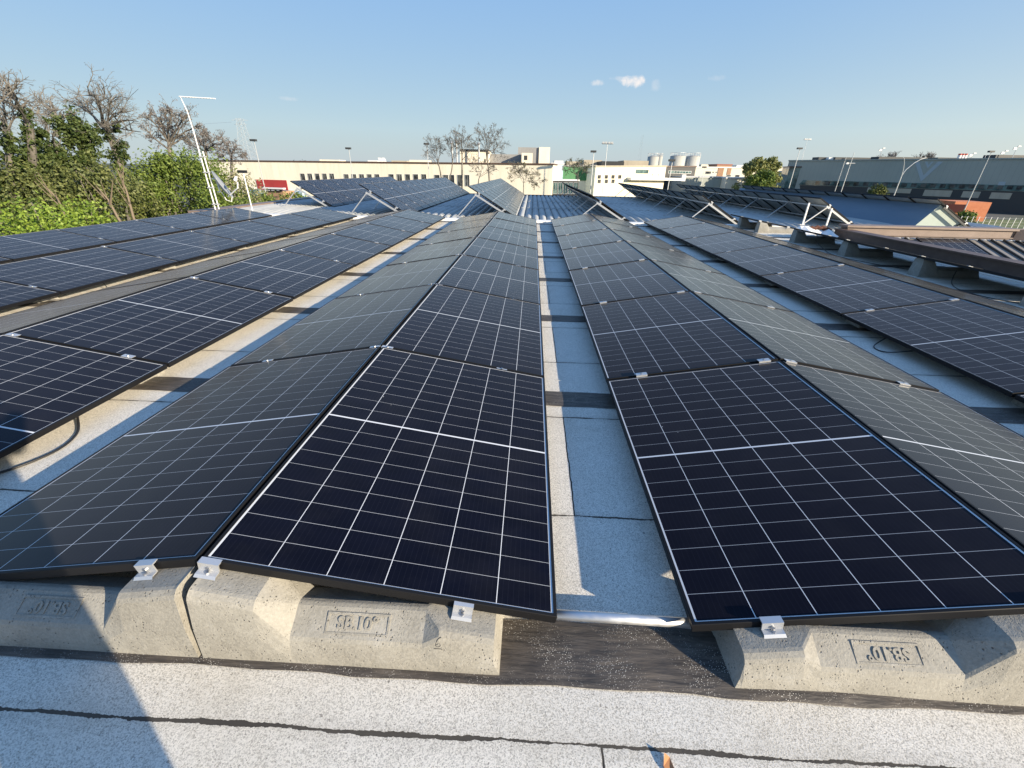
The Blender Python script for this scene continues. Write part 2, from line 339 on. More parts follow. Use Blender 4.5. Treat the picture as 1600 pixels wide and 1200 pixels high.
M_BARK = mat('grey_brown_bark', (.13, .105, .08), .9)
b = NB(M_BARK); b.col(b.mix(b.ramp(b.noise(b.coord(), 3, 5), .35, .7), (.105, .095, .08), (.185, .168, .145)))
M_BARKP = mat('pale_bark', (.19, .15, .105), .9)
# ------------------------------------------------------------------ ground
GZ = -5.0
tag(MB().add([(-3000,-3000,GZ),(3000,-3000,GZ),(3000,3000,GZ),(-3000,3000,GZ)], [(0,1,2,3)]).build('ground', M_GROUND), kind='structure')

# ------------------------------------------------------------------ main building
def rz(x): return 0 if x > -4.4 else -.017 * min(1, (-4.4 - x) / .8) - .037 * max(0, min(1, (-6.6 - x) / 1.2))
JP, Y0 = 1.742, .8433                               # panel pitch along a row, first joint
bld = empty('industrial_building', (0, 4, GZ), 'flat roofed building with white mineral membrane roof carrying the rows of black panels', 'building')
mb = MB(); xs = [-10.2, -8.4, -7.8, -7.2, -6.6, -5.2, -4.8, -4.4, 0, 7.35]; ysr = [-6, 13.45]
vs_ = [(xq, yq, rz(xq)) for yq in ysr for xq in xs]; n_ = len(xs)
mb.add(vs_, [(i, i+1, n_+i+1, n_+i) for i in range(n_-1)])
mb.build('flat_roof', M_MEMB, bld).location = (0, -4, -GZ)
def bpart(m, name, mt, smooth=False):
    o = m.build(name, mt, bld, smooth); o.location = (0, -4, -GZ); return o
m = MB()
for a, c in (((-10.2,-6),(-10.2,13.45)), ((7.35,-6),(7.35,13.45)), ((-10.2,-6),(7.35,-6)), ((-10.2,13.45),(7.35,13.45))):
    m.add([(a[0],a[1],GZ),(c[0],c[1],GZ),(c[0],c[1],-.06),(a[0],a[1],-.06)], [(0,1,2,3)])
bpart(m, 'outer_wall', M_PALE)
m = MB().box((-9.9, 13.3, -.2), (7.3, 13.6, .055)); bpart(m, 'end_coping', M_WHITE)
random.seed(3)
for j in range(0, 8):                               # black strip under every line of ballast blocks
    yj = Y0 + JP * j; ya, yb = (yj - .131, yj + .075) if j == 0 else (yj - .185, yj + .018)
    m = MB(); nx = 170; rows_ = 8; vs2 = []; x0, x1 = -10.0, 7.2
    for r_ in range(rows_ + 1):
        for i in range(nx + 1):
            xq = x0 + (x1 - x0) * i / nx; t = r_ / rows_
            h = .005 + .002 * math.sin(xq * 7 + j) * math.sin(t * 3.1) + (.012 if 0 < r_ < rows_ else 0) * max(0, math.sin(xq * 1.7 + j * 2.1)) ** 8
            if j == 0: h += .022 * math.exp(-((xq - .265 - .02 * t) / .018) ** 2) * math.sin(math.pi * min(1, .25 + t)) + .008 * math.exp(-((xq - .40) / .05) ** 2)
            e = .004 * math.sin(xq * 5.3 + 2 * j) + .003 * math.sin(xq * 17 + j) + random.uniform(-.0015, .0015)
            vs2.append((xq, ya + (yb - ya) * t + e, rz(xq) + (h if 0 < r_ < rows_ else .004)))
    m.add(vs2, [(r_*(nx+1)+i, r_*(nx+1)+i+1, (r_+1)*(nx+1)+i+1, (r_+1)*(nx+1)+i) for r_ in range(rows_) for i in range(nx)])
    bpart(m, 'bitumen_strip', M_BIT, True)
# ------------------------------------------------------------------ solar panel prototypes
def frame_mesh():
    m = MB(); a, c, t, lip = PW/2, PL/2, PT, .011
    o = [(-a,-c),(a,-c),(a,c),(-a,c)]; i = [(-a+lip,-c+lip),(a-lip,-c+lip),(a-lip,c-lip),(-a+lip,c-lip)]
    k = [(-a+.03,-c+.03),(a-.03,-c+.03),(a-.03,c-.03),(-a+.03,c-.03)]
    ch = .0016; oo = [(-a+ch,-c+ch),(a-ch,-c+ch),(a-ch,c-ch),(-a+ch,c-ch)]
    vs = [(*q, 0) for q in o] + [(*q, t-ch) for q in o] + [(*q, t) for q in oo] + [(*q, t) for q in i] + [(*q, t-.004) for q in i] + [(*q, 0) for q in k] + [(*q, .003) for q in i]
    fs = []
    for q in range(4):
        n = (q+1) % 4
        fs += [(q,n,4+n,4+q),(4+q,4+n,8+n,8+q),(8+q,8+n,12+n,12+q),(12+q,12+n,16+n,16+q),(n,q,20+q,20+n),(20+n,20+q,24+q,24+n)]
    m.add(vs, fs); return m.mesh('frame', M_FRAME)
ME_FRAME = frame_mesh()
def glass_mesh():
    m = MB(); a, c = PW/2-.0108, PL/2-.0108; z1, z0 = PT-.0035, PT-.009
    m.add([(-a,-c,z1),(a,-c,z1),(a,c,z1),(-a,c,z1)], [(0,1,2,3)], 0)
    m.add([(-a,-c,z0),(a,-c,z0),(a,c,z0),(-a,c,z0)], [(0,3,2,1)], 1)
    m.box((-.05, PL/2-.14, z0-.014), (.05, PL/2-.08, z0-.0005), 2)
    return m.mesh('glass', [M_CELL, M_BACK, M_CABLE])
ME_GLASS = glass_mesh()
def clamp_mesh():
    m = MB()
    m.box((-.036,-.019,0),(.036,.019,.004)); m.box((-.036,-.019,-.03),(.036,-.0155,-.0005)); m.box((-.036,.0155,-.03),(.036,.019,-.0005))
    m.tube([(0,0,.004),(0,0,.010)], .007, 6, 1)
    return m.mesh('clamp', [M_ALUP, M_BOLT])
ME_CLAMP = clamp_mesh()
def end_clamp_mesh():                       # Z-shaped end clamp with its wedge foot, sits at a row's near end
    m = MB(); w_ = .031
    m.box((-w_,-.006,0),(w_,.012,.004)); m.box((-w_,-.010,-.027),(w_,-.006,.004)); m.box((-w_,-.026,-.029),(w_,-.006,-.0255))
    m.add([(-w_,-.026,-.0255),(w_,-.026,-.0255),(w_*1.05,-.033,-.033),(-w_*1.05,-.033,-.033)],[(0,1,2,3)])
    m.tube([(0,-.010,-.013),(0,-.015,-.013)], .006, 6, 1); m.tube([(0.0,-.018,-.026),(0.0,-.018,-.021)], .006, 6, 1)
    return m.mesh('clamp', [M_ALUP, M_BOLT])
ME_ECLAMP = end_clamp_mesh()
def panel(M, label, group, tilted=False):
    r = empty('solar_panel', None, label, 'solar panel', group, M)
    link('frame', ME_FRAME, r); link('glass', ME_GLASS, r)
    if tilted:
        for s in (-1, 1):
            link('clamp', ME_CLAMP, r, M=Matrix.Translation((PW/2 + .012, s * PL * .27, PT + .001)) @ Matrix.Rotation(math.pi/2, 4, 'Z'))
    return r
TH = math.atan2(.1869, 1.091)
def flat_row(desc, xl, xh, jr, zoff=0, ybase=Y0, pitch=JP, group='solar panels lying in long low rows', rough=True):
    sgn = 1 if xl > xh else -1                       # low side towards +x or -x
    xc = (xl + xh) / 2; ht = .1869
    for n, j in enumerate(jr):
        yc = ybase + pitch * (j + .5); rnd = random.Random(hash((round(xl*100), j)) & 0xffff)
        M = Matrix.Translation((xc, yc, .12 + ht/2 + zoff + rnd.uniform(-.002, .002))) @ Matrix.Rotation(sgn * TH + R(rnd.uniform(-.25, .25)), 4, 'Y') @ Matrix.Rotation(R(rnd.uniform(-.12, .12)), 4, 'X') @ Matrix.Translation((0, 0, -PT))
        panel(M, f'{ORD[n]} panel from the viewer in {desc}', group)
G0 = range(0, 7)
ROWS = {  # description, x low, x high, z offset
 'Ap': ('the row sloping left beside the central ridge', -2.0642, -.9926, 0),
 'A':  ('the dark row along the centre gap left side', .1129, -.9547, 0),
 'B':  ('the dark row along the centre gap right side', .5424, 1.6407, 0),
 'Bp': ('the grey glaring row sloping right', 2.7417, 1.652, 0),
 'C':  ('the row past the shaded blue gap on the right', 3.2101, 4.3001, 0),
 'Cp': ('the thin grazing strip behind the rightmost dark row', 5.42, 4.33, 0),
 'E':  ('the row left of the sunlit white gap', -2.5271, -3.6055, 0),
 'Ep': ('the thin grey strip behind the left rows ridge', -4.73, -3.64, 0),
 'F':  ('the second blue row from the left roof edge', -5.1593, -6.1881, -.017),
 'G':  ('the blue row beside the left roof edge', -7.72, -8.7569, -.054)}
for k, (d_, xl, xh, zo) in ROWS.items(): flat_row(d_, xl, xh, range({'F': 1, 'G': 2}.get(k, 0), 7), zo)
flat_row('the edge-on row by the brown verge', 7.08, 5.99, range(-1, 2), 0, 6.97)
flat_row('the far edge-on row by brown verge', 7.08, 5.99, range(3, 4), 0, 6.97)
# ------------------------------------------------------------------ ballast blocks
BL = .925
def ballast_mesh():
    m = MB()
    def sect(u, kind, inset=0):
        und = .09 + .1713 * (u + .14) - .004
        if kind == 'mid': zk, yk, zt, yt = .098, .087, .150, .012
        else: zk, yk, zt, yt = und - .016, .080, und, .064
        pr = [(.108, 0), (.1065, .012), (.101, zk * .5), (yk + .004, zk - .008), (yk - .003, zk + .004), (yt, zt - .002), (yt - .01, zt)]
        pts = [(-y_, z_) for y_, z_ in pr] + [(0, zt)] + [(y_, z_) for y_, z_ in reversed(pr)]
        return [(u, y_, z_) for y_, z_ in pts]
    S_ = []
    us = [(0, 'p'), (.02, 'p'), (.16, 'p'), (.185, 'p'), (.235, 'mid'), (.28, 'mid'), (.42, 'mid'), (.58, 'mid'), (.64, 'mid'), (.725, 'p'), (.76, 'p'), (.9, 'p'), (BL, 'p')]
    for u, kd in us:
        sec = sect(u, kd)
        if u == 0: sec = [(u + .028 * q[2] / .11, q[1] * (1 - .05 * q[2] / .11), q[2] * .985) for q in sec]
        if u == BL: sec = [(u - .012 * q[2] / .27, q[1], q[2]) for q in sec]
        S_.append(sec)
    n = len(S_[0]); vs = [q for s_ in S_ for q in s_]; fs = []
    for i in range(len(S_) - 1):
        for k in range(n - 1):
            fs.append((i*n+k, i*n+k+1, (i+1)*n+k+1, (i+1)*n+k))
    fs.append(tuple(range(n-1, -1, -1))); fs.append(tuple((len(S_)-1)*n + k for k in range(n)))
    m.add(vs, [f[::-1] for f in fs]); return m.mesh('block', M_CONC)
ME_BAL = ballast_mesh()
# raised lettering plate on both sloping faces, reading one way round as in the casting
def text_mesh(body, size, ext=.0022):
    cu = bpy.data.curves.new('lettering', 'FONT'); cu.body = body; cu.size = size; cu.extrude = ext; cu.align_x = 'CENTER'; cu.align_y = 'CENTER'; cu.resolution_u = 3; cu.offset = .0011
    o = bpy.data.objects.new('lettering', cu); COL.objects.link(o)
    dg = bpy.context.evaluated_depsgraph_get(); me = bpy.data.meshes.new_from_object(o.evaluated_get(dg)); bpy.data.objects.remove(o); me.materials.clear(); me.materials.append(M_CONC); me.name = 'lettering'; return me
ME_TXT = text_mesh('SB.10°', .048, .0026)
def plate_mesh():                            # sunken label outline: a thin raised border round the field
    m = MB(); a, c, t = .098, .03, .006
    for q in (((-a,-c,-.002),(a,-c+t,.002)), ((-a,c-t,-.002),(a,c,.002)), ((-a,-c+t,-.002),(-a+t,c-t,.002)), ((a-t,-c+t,-.002),(a,c-t,.002))): m.box(*q)
    return m.mesh('label_border', M_CONC)
ME_PLATE = plate_mesh()
SL = math.atan2(.150 - .098, .087 - .012)
def ballast(xlow, d, y, label, zo=0, clamps=True, front=False, letters=False):
    "xlow: x of the block's low end, d: +1 if it rises towards +x"
    M = Matrix.Translation((xlow, y, zo)) @ (Matrix.Identity(4) if d > 0 else Matrix.Rotation(math.pi, 4, 'Z'))
    r = empty('ballast_block', None, label, 'ballast block', 'concrete ballast blocks holding up the panels', M)
    b_ = link('block', ME_BAL, r)
    if letters:
        flip = 1 if d > 0 else -1
        # both long faces carry the cast lettering; letters point the same way on both
        for s in ((1,) if d < 0 else (-1,)):
            fm = Matrix.Translation((.44, s * .0495, .1245)) @ Matrix.Rotation(-s * SL, 4, 'X')
            up = Matrix.Rotation(math.pi, 4, 'Z')     # cast so that it reads upright on the block whose high end is on the left
            link('label_border', ME_PLATE, b_, M=fm)
            link('lettering', ME_TXT, b_, M=fm @ up @ Matrix.Translation((0, 0, .0005)))
    if clamps:
        for u in ((.12, .89) if not (front and abs(xlow + 1.912) < .01) else (.12, .765)):
            zt = .12 + .1713 * (u + .14) + .001
            tl = Matrix.Rotation(-TH, 4, 'Y')
            if front:
                base = Matrix.Translation((u, 0, zt)) @ tl
                yy_ = .0105 if d > 0 else -.0105
                rot = Matrix.Identity(4) if d > 0 else Matrix.Rotation(math.pi, 4, 'Z')
                link('clamp', ME_ECLAMP, r, M=base @ Matrix.Translation((0, yy_ * .6, 0)) @ rot)
            else:
                link('clamp', ME_CLAMP, r, M=Matrix.Translation((u, 0, zt)) @ tl)
    return r
ADJ = {0: 'near end', 7: 'far end'}
def jname(j): return 'near end' if j == 0 else ('far end' if j == 7 else f'{ORD[j-1] if j > 1 else "first"} joint')
BR = {'Ap': 'the row left of the central ridge', 'A': 'the row left of the centre gap', 'B': 'the row right of the centre gap', 'Bp': 'the grey glaring row on the right',
      'C': 'the row past the shaded gap', 'E': 'the row left of the sunlit white gap', 'F': 'the second row from the left roof edge', 'G': 'the row beside the left roof edge'}
FRONTL = {'Ap': 'grey concrete block at far left front, half in shadow, left of the cracked joint', 'A': 'pitted concrete block with raised lettering and handwritten 6 at front centre',
          'B': 'speckled concrete block with upside down lettering at front right', }
for k in ('Ap', 'A', 'B', 'Bp', 'C', 'E', 'F', 'G'):
    d_, xl, xh, zo = ROWS[k]; sg = 1 if xh > xl else -1
    xlow = {'A': -.048, 'B': .652, 'Ap': -1.912}.get(k, xl + sg * .14)
    for j in range(0, 8):
        front = j == 0
        if (k in ('Bp', 'C', 'F', 'G', 'E') and j == 0) or (k in 'FG' and j == 1) or (k == 'G' and j == 2): continue
        lab = FRONTL[k] if (front and k in FRONTL) else f'concrete block at {jname(j)} of {BR[k]}'
        bo = ballast(xlow, sg, Y0 + JP * j, lab, zo, True, front, letters=front)
        if k == 'A' and front:
            m = MB(); pts = []
            for q in range(15):
                t = q / 14; a = t * 4.4
                pts.append((.012 - .02 * t + .0, .0, 0) if False else (.010 * math.cos(1.2 + a * 1.35) * (1 - .35 * t), .016 - .034 * t + .006 * math.sin(a), 0))
            pts = [(.008, .018, 0), (.001, .014, 0), (-.005, .006, 0), (-.008, -.003, 0), (-.008, -.010, 0), (-.004, -.014, 0), (.002, -.013, 0), (.006, -.008, 0), (.004, -.003, 0), (-.002, -.003, 0), (-.007, -.008, 0)]
            m.tube(pts, .0009, 5); m.tube([(-.013, -.020, 0), (0, -.0195, 0), (.012, -.0205, 0)], .0009, 5)
            fm = Matrix.Translation((.165, .0845, .118)) @ Matrix.Rotation(math.pi, 4, 'Z') @ Matrix.Rotation(R(78), 4, 'X')
            m.build('handwritten_number', M_CABLE, bo, M=Matrix.Translation((.185, .083, .112)) @ Matrix.Rotation(math.pi, 4, 'Z') @ Matrix.Rotation(R(70), 4, 'X') @ Matrix.Translation((0, 0, .002)))
for n, (yj, lab) in enumerate(((5.23, 'concrete block at right frame edge under the edge-on row'), (6.97, 'tall dark-faced concrete block nearest the right side of the frame'), (8.71, 'dark-faced concrete block, second along the edge-on row beside brown verge'), (10.45, 'dark concrete block just below the white crumpled flashing'), (12.19, 'concrete block with sunlit pale face at far end of edge-on row'), (13.93, 'dark concrete block farthest along the edge-on row'))):
    ballast(6.94, -1, yj if n < 5 else 13.3, lab, 0, True)
# aluminium tube across the centre gap
tag(MB().tube([(-.02, .912, .05), (.67, .905, .052)], .016, 14).build('metal_tube', M_ALU, smooth=True), 'round aluminium tube lying across the near end of the centre gap', 'tube')
# cables
def cable(pts, label, r=.006):
    P_ = []
    for i in range(len(pts) - 1):
        a, c = Vector(pts[i]), Vector(pts[i+1]); p0 = Vector(pts[max(i-1, 0)]); p3 = Vector(pts[min(i+2, len(pts)-1)])
        for q in range(6):
            t = q / 6; P_.append(.5 * ((2*a) + (c - p0)*t + (2*p0 - 5*a + 4*c - p3)*t*t + (3*a - p0 - 3*c + p3)*t**3))
    P_.append(Vector(pts[-1])); return tag(MB().tube(P_, r, 6).build('cable', M_CABLE, smooth=True), label, 'cable', 'black cables')
cable([(-2.60, 1.98, .06), (-2.50, 1.86, .02), (-2.47, 1.70, .01), (-2.56, 1.52, .01), (-2.75, 1.40, .01)], 'thin black cable curving over the sunlit white gap at far left')
cable([(6.2, 9.9, .12), (6.05, 9.3, .03), (5.9, 8.7, .01), (6.05, 7.9, .01), (6.5, 7.2, .02), (6.9, 6.9, .09)], 'long black cable sagging along the roof below the edge-on row')
cable([(6.3, 6.6, .16), (5.98, 6.2, .02), (5.95, 5.6, .01), (6.3, 5.2, .01)], 'black cable looping off the tall block near right frame edge')
cable([(-5.2, 4.9, .07), (-4.98, 4.7, .01), (-4.95, 4.4, .01), (-5.2, 4.1, .07)], 'black cable loop hanging under the second row from left edge', .005)
cable([(3.25, 3.75, .07), (3.12, 3.68, .012), (3.14, 3.55, .012), (3.3, 3.48, .06)], 'small black cable loop in the shaded blue gap', .005)
# debris
m = MB(); m.add([(0,0,.002),(.012,.02,.006),(.008,.045,.002),(-.006,.05,.012),(-.014,.024,.004)], [(0,1,2,4),(4,2,3)])
tag(m.build('dry_leaf', mat('dry_orange_leaf', (.45, .2, .08), .8), loc=(.405, .515, .003)), 'small dry orange leaf on the white roof at bottom centre right', 'leaf')
# ------------------------------------------------------------------ rear ribbed roof
rear = empty('rear_building', (0, 20, GZ), 'ribbed grey sheet roof behind the flat roof carrying the tilted panel arrays', 'building')
m = MB(); lam = .25; xa, xb = -10.4, 15.5; nx = int((xb - xa) / lam * 8)
prof = [(13.75, -.32), (13.95, -.22), (14.3, -.12), (14.8, -.05), (15.5, -.01), (16.5, 0), (18.499, 0), (18.5, .018), (21, .01), (22.499, .0), (22.5, .018), (25.5, 0), (29.3, -.03)]
vs2 = []
for (yq, zq) in prof:
    for i in range(nx + 1):
        xq = xa + (xb - xa) * i / nx; vs2.append((xq, yq - 20, zq - .08 + .10 * abs(math.sin(math.pi * xq / lam)) ** .7 - GZ))
m.add(vs2, [(r_*(nx+1)+i, r_*(nx+1)+i+1, (r_+1)*(nx+1)+i+1, (r_+1)*(nx+1)+i) for r_ in range(len(prof)-1) for i in range(nx)])
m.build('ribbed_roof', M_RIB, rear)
m = MB().box((-10.5, -6.3, 0), (15.6, 9.35, -GZ - .42)); m.build('outer_wall', M_PALE, rear)
m = MB().box((-10.5, 9.3, -GZ - .3), (15.7, 9.5, -GZ - .0)); m.build('far_coping', M_DARK, rear)
# brown coping along the left side
m = MB(); m.box((-10.85, -6.2, -GZ - .35), (-10.4, 9.5, -GZ + .06)); m.build('side_coping', M_BROWNL, rear)
# ------------------------------------------------------------------ tilted arrays
TI = R(30)
ARR = [  # x high, z high, near y, count, description
 (-7.75, .91, 14.5, 13, 'the tilted array farthest left'),
 (-5.51, .905, 14.5, 13, 'the second tilted array from left'),
 (-2.03, .915, 14.5, 13, 'the grey tilted array left of the roof valley'),
 (1.80, .755, 14.5, 13, 'the tilted array seen edge-on past centre gap'),
 (5.24, .80, 14.5, 13, 'the tilted array seen from behind near centre'),
 (8.83, .79, 14.5, 13, 'the tilted array seen from behind with white posts'),
 (12.30, .83, 14.5, 12, 'the far right tilted array over shaded blue sheet')]
ARR[0] = (-9.05, .88, 17.0, 11, ARR[0][4])
for (xh, zh, yn, cnt, d_) in ARR:
    for n in range(cnt):
        yc = yn + 1.127 * (n + .5)
        mid_ = Vector((xh + math.cos(TI) * PL / 2, yc, zh - math.sin(TI) * PL / 2))
        M = Matrix.Translation(mid_) @ Matrix.Rotation(TI, 4, 'Y') @ Matrix.Rotation(-math.pi / 2, 4, 'Z') @ Matrix.Translation((0, 0, -PT))
        panel(M, f'{ORD[n]} panel from the viewer in {d_}', 'solar panels on the tilted rear arrays', True)
    r = empty('panel_rack', (xh, yn, 0), f'pale metal rack carrying {d_}', 'rack', 'racks under the tilted arrays')
    ln = cnt * 1.127; c_, s_ = math.cos(TI), math.sin(TI)
    def on(t, yq, dn=-.055): return (c_ * t - s_ * -dn * 1.0 if False else c_ * t + s_ * dn, yq, zh - s_ * t + c_ * dn)
    for t in (.42, 1.3):
        MB().beam(on(t, -.03, -.055), on(t, ln + .02, -.055), .04, .04).build('purlin', M_ALUP, r)
    k = 0
    while k * 2.254 < ln + .3:
        yq = -.055 + k * 2.254
        MB().beam(on(.30, yq, -.105), on(1.95, yq, -.105), .042, .05).build('slope_rail', M_ALUP if xh < 12 else M_DARK, r)
        if xh < 12:
            MB().beam(on(.33, yq - .03, -.12), (-.38, yq - .03, .0), .028, .028).build('leg', M_ALUP, r)
            MB().box((-.46, yq - .07, -.0), (-.30, yq + .01, .025)).build('foot_plate', M_ALUP, r)
        k += 1
    if 8 < xh < 9:
        for dx, top in ((-.37, .64), (.36, .50)):
            MB().box((dx - .02, -.13, 0), (dx + .02, -.09, top)).build('post', M_WHITE, r)
# shed with shade-blue painted side sheet under the far right array
sh = empty('roof_light', (12.3, 14.6, 0), 'triangular roof shed with shaded blue side sheet and pale grey-green gable', 'roof shed')
L_ = 14.0; ga = [(-.34, -.05), (.22, .65), (1.50, -.05)]
MB().add([(-.34, .0, -.05), (.22, .0, .65), (.22, L_, .65), (-.34, L_, -.05)], [(0,1,2,3)]).build('side_sheet', M_SHADESHEET, sh)
MB().add([(.22, 0, .645), (1.5, 0, -.05), (1.5, L_, -.05), (.22, L_, .645)], [(0,1,2,3)]).build('slope_sheet', M_GREY, sh)
MB().add([(a_, -.004, z_) for a_, z_ in ga] , [(0,2,1)]).build('gable', M_GABLE, sh)
MB().beam((.85, -.02, -.04), (1.12, -.02, .16), .03, .04).build('brace', M_DARK, sh)
# ------------------------------------------------------------------ brown roof on the right
br = empty('brown_roof_building', (9, 9, GZ), 'lower neighbouring building with brown standing seam roof, coping and verge', 'building')
O = Vector((9, 9, GZ))
def bp(m, name, mt):
    m.v = [tuple(Vector(q) - O) for q in m.v]; return m.build(name, mt, br)
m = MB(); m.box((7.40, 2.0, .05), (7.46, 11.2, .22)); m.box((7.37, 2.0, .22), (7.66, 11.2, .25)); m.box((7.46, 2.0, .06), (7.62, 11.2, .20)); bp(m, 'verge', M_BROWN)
bp(MB().box((7.36, 2.0, .0), (7.45, 11.1, .046)), 'sunlit_strip', M_WHITE)  # pale strip added to stand in for the sunlit line below the verge
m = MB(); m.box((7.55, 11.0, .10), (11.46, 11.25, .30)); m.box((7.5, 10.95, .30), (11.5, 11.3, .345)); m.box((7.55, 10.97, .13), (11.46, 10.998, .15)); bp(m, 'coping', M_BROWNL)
m = MB(); m.beam((11.47, 11.1, .22), (14.2, 9.6, .20), .3, .24); bp(m, 'hip_coping', M_BROWNL)
m = MB(); sl = .325
def rp(xq, yq, dz=0): return (xq, yq, .075 - sl * (11 - yq) + dz)
m.add([rp(7.64, 2.2), rp(14.5, 2.2), rp(14.5, 10.999), rp(7.64, 10.999)], [(0,1,2,3)])
bp(m, 'seam_roof', M_SEAMR)
m = MB()
for i in range(24):
    xq = 7.8 + i * .285
    m.beam(rp(xq, 2.2, .02), rp(xq, 10.99, .02), .028, .045)
bp(m, 'standing_seam', M_DARK)
m = MB().box((7.64, 2.2, GZ), (14.5, 11.2, GZ + 2.1)); bp(m, 'outer_wall', M_PALE)
at_ = math.atan(sl)
M = Matrix.Translation(Vector(rp(9.70, 10.35, .10))) @ Matrix.Rotation(at_, 4, 'X') @ Matrix.Rotation(0, 4, 'Z')
panel(Matrix.Translation(Vector(rp(9.62, 10.02, .07))) @ Matrix.Rotation(at_, 4, 'X'), 'single solar panel lying on the brown standing seam roof', 'panels on the brown roof')
# crumpled flashing at verge end
fl = empty('crumpled_flashing', (6.95, 11.2, .12), 'crumpled white metal flashing with rusty edge at the end of verge', 'flashing')
m = MB(); random.seed(8); g = []
for i in range(9):
    for k in range(5):
        g.append((-.45 + i * .1 + random.uniform(-.02, .02), -.35 + k * .11, -.02 + .03 * k + .12 * math.sin(i * .8) * .4 + random.uniform(-.02, .025)))
m.add(g, [(i*5+k, (i+1)*5+k, (i+1)*5+k+1, i*5+k+1) for i in range(8) for k in range(4)])
m.build('sheet', M_WHITE, fl)
m = MB()
for q in range(5):
    a = Vector((-.3 + q * .14, .12 + random.uniform(-.05, .05), .06 + random.uniform(0, .05))); m.tube([a, a + Vector((.1, .03, .03)), a + Vector((.2, -.02, .0))], [.03, .05, .03], 7)
m.build('rust_lump', mat('rust', (.12, .05, .03), .9), fl)
# ------------------------------------------------------------------ aerial mast and dish
ma = empty('aerial_mast', (-9.5, 13.2, -.05), 'tall thin white aerial mast leaning beside a dish at the left roof edge', 'aerial')
MB().tube([(0, 0, 0), (0, 0, 2.2), (-.02, 0, 2.72), (-.1, 0, 3.04)], [.019, .017, .012, .010], 8).build('pole', M_WHITE, ma)
MB().tube([(.13, -.02, 0), (.12, -.02, 1.75)], .018, 8).build('stub_pole', M_WHITE, ma)
m = MB(); m.tube([(-.12, 0, 3.04), (.82, .06, 3.01)], .014, 8); 
for t in np.linspace(.05, .95, 12): m.tube([(-.12 + .94*t, -.09 + .06*t, 3.04 - .03*t), (-.12 + .94*t, .09 + .06*t, 3.04 - .03*t)], .006, 5)
m.build('boom', M_WHITE, ma)
m = MB()
for z_ in (.35, .8, 1.2, 1.6): m.box((-.03, -.05, z_), (.16, .03, z_ + .03))
m.build('bracket', M_GALV, ma)
di = empty('satellite_dish', (-9.25, 13.3, .55), 'grey satellite dish seen almost side on, on white bracket', 'satellite dish')
ax_ = Vector((.84, .44, .48)).normalized(); u_ = ax_.orthogonal().normalized(); v_ = ax_.cross(u_)
m = MB(); vs2 = []; rr = .41
for ri in range(7):
    r0 = rr * ri / 6
    for k in range(28):
        a = 2*math.pi*k/28; vs2.append(u_*math.cos(a)*r0 + v_*math.sin(a)*r0 + ax_ * (.10 * (r0/rr)**2) + Vector((0, 0, .25)))
m.add(vs2, [(ri*28+k, ri*28+(k+1)%28, (ri+1)*28+(k+1)%28, (ri+1)*28+k) for ri in range(6) for k in range(28)])
o = m.build('reflector', mat('dish_grey', (.26, .28, .30), .5), di, True); sm_ = o.modifiers.new('thick', 'SOLIDIFY'); sm_.thickness = .012
MB().tube([(-.16, 0, .45), (-.05, 0, .45), (-.02, 0, .1), (-.1, 0, .1)], .02, 8).build('bracket', M_WHITE, di)
MB().tube([tuple(ax_*.12 + u_*0 + Vector((.05, 0, -.08))), (.62, -.12, .22), (.66, -.12, .38)], .018, 8).build('feed_arm', M_WHITE, di)
MB().tube([(.60, -.12, .42), (.66, -.12, .52)], [.05, .035], 10).build('feed_horn', M_WHITE, di)
MB().tube([(.02, 0, .1), (.1, 0, -.12), (.25, 0, -.16), (.3, 0, -.02)], .012, 6).build('lead', M_WHITE, di)
ma2 = empty('aerial_mast', (-9.0, 14.2, -.1), 'short thin white aerial pole with dark top beside the dish', 'aerial')
MB().tube([(0,0,0),(0,0,1.25)], .018, 8).build('pole', M_WHITE, ma2); MB().box((-.16,-.03,1.25),(.12,.03,1.33)).build('boom', M_CABLE, ma2)
# ------------------------------------------------------------------ background buildings
class Facade:
    def __init__(s, a, c):            # a, c: plan points (x, y)
        s.a = Vector((a[0], a[1], 0)); d = Vector((c[0]-a[0], c[1]-a[1], 0)); s.L = d.length; s.d = d.normalized(); s.n = Vector((s.d.y, -s.d.x, 0))
        if s.n.dot(Vector((0, 0, 0)) - s.a) < 0: s.n = -s.n
        s.M = Matrix(((s.d.x, -s.n.x, 0, s.a.x), (s.d.y, -s.n.y, 0, s.a.y), (0, 0, 1, 0), (0, 0, 0, 1)))
    def hit(s, px, py):
        d = cam_dir(px, py); o = Vector((0, 0, CZ)); t = (s.a - o).dot(s.n) / d.dot(s.n); p = o + d * t
        return (p - s.a).dot(s.d), p.z
    def rect(s, x0, y0, x1, y1):
        xm, ym = (x0+x1)/2, (y0+y1)/2
        l = s.hit(x0, ym)[0]; r = s.hit(x1, ym)[0]; t = s.hit(xm, y0)[1]; b_ = s.hit(xm, y1)[1]
        return min(l, r), max(l, r), b_, t
def facade(pxa, Ya, pxb, Yb, py=280):
    a = P(pxa, py, Ya); c = P(pxb, py, Yb); return Facade((a.x, a.y), (c.x, c.y))
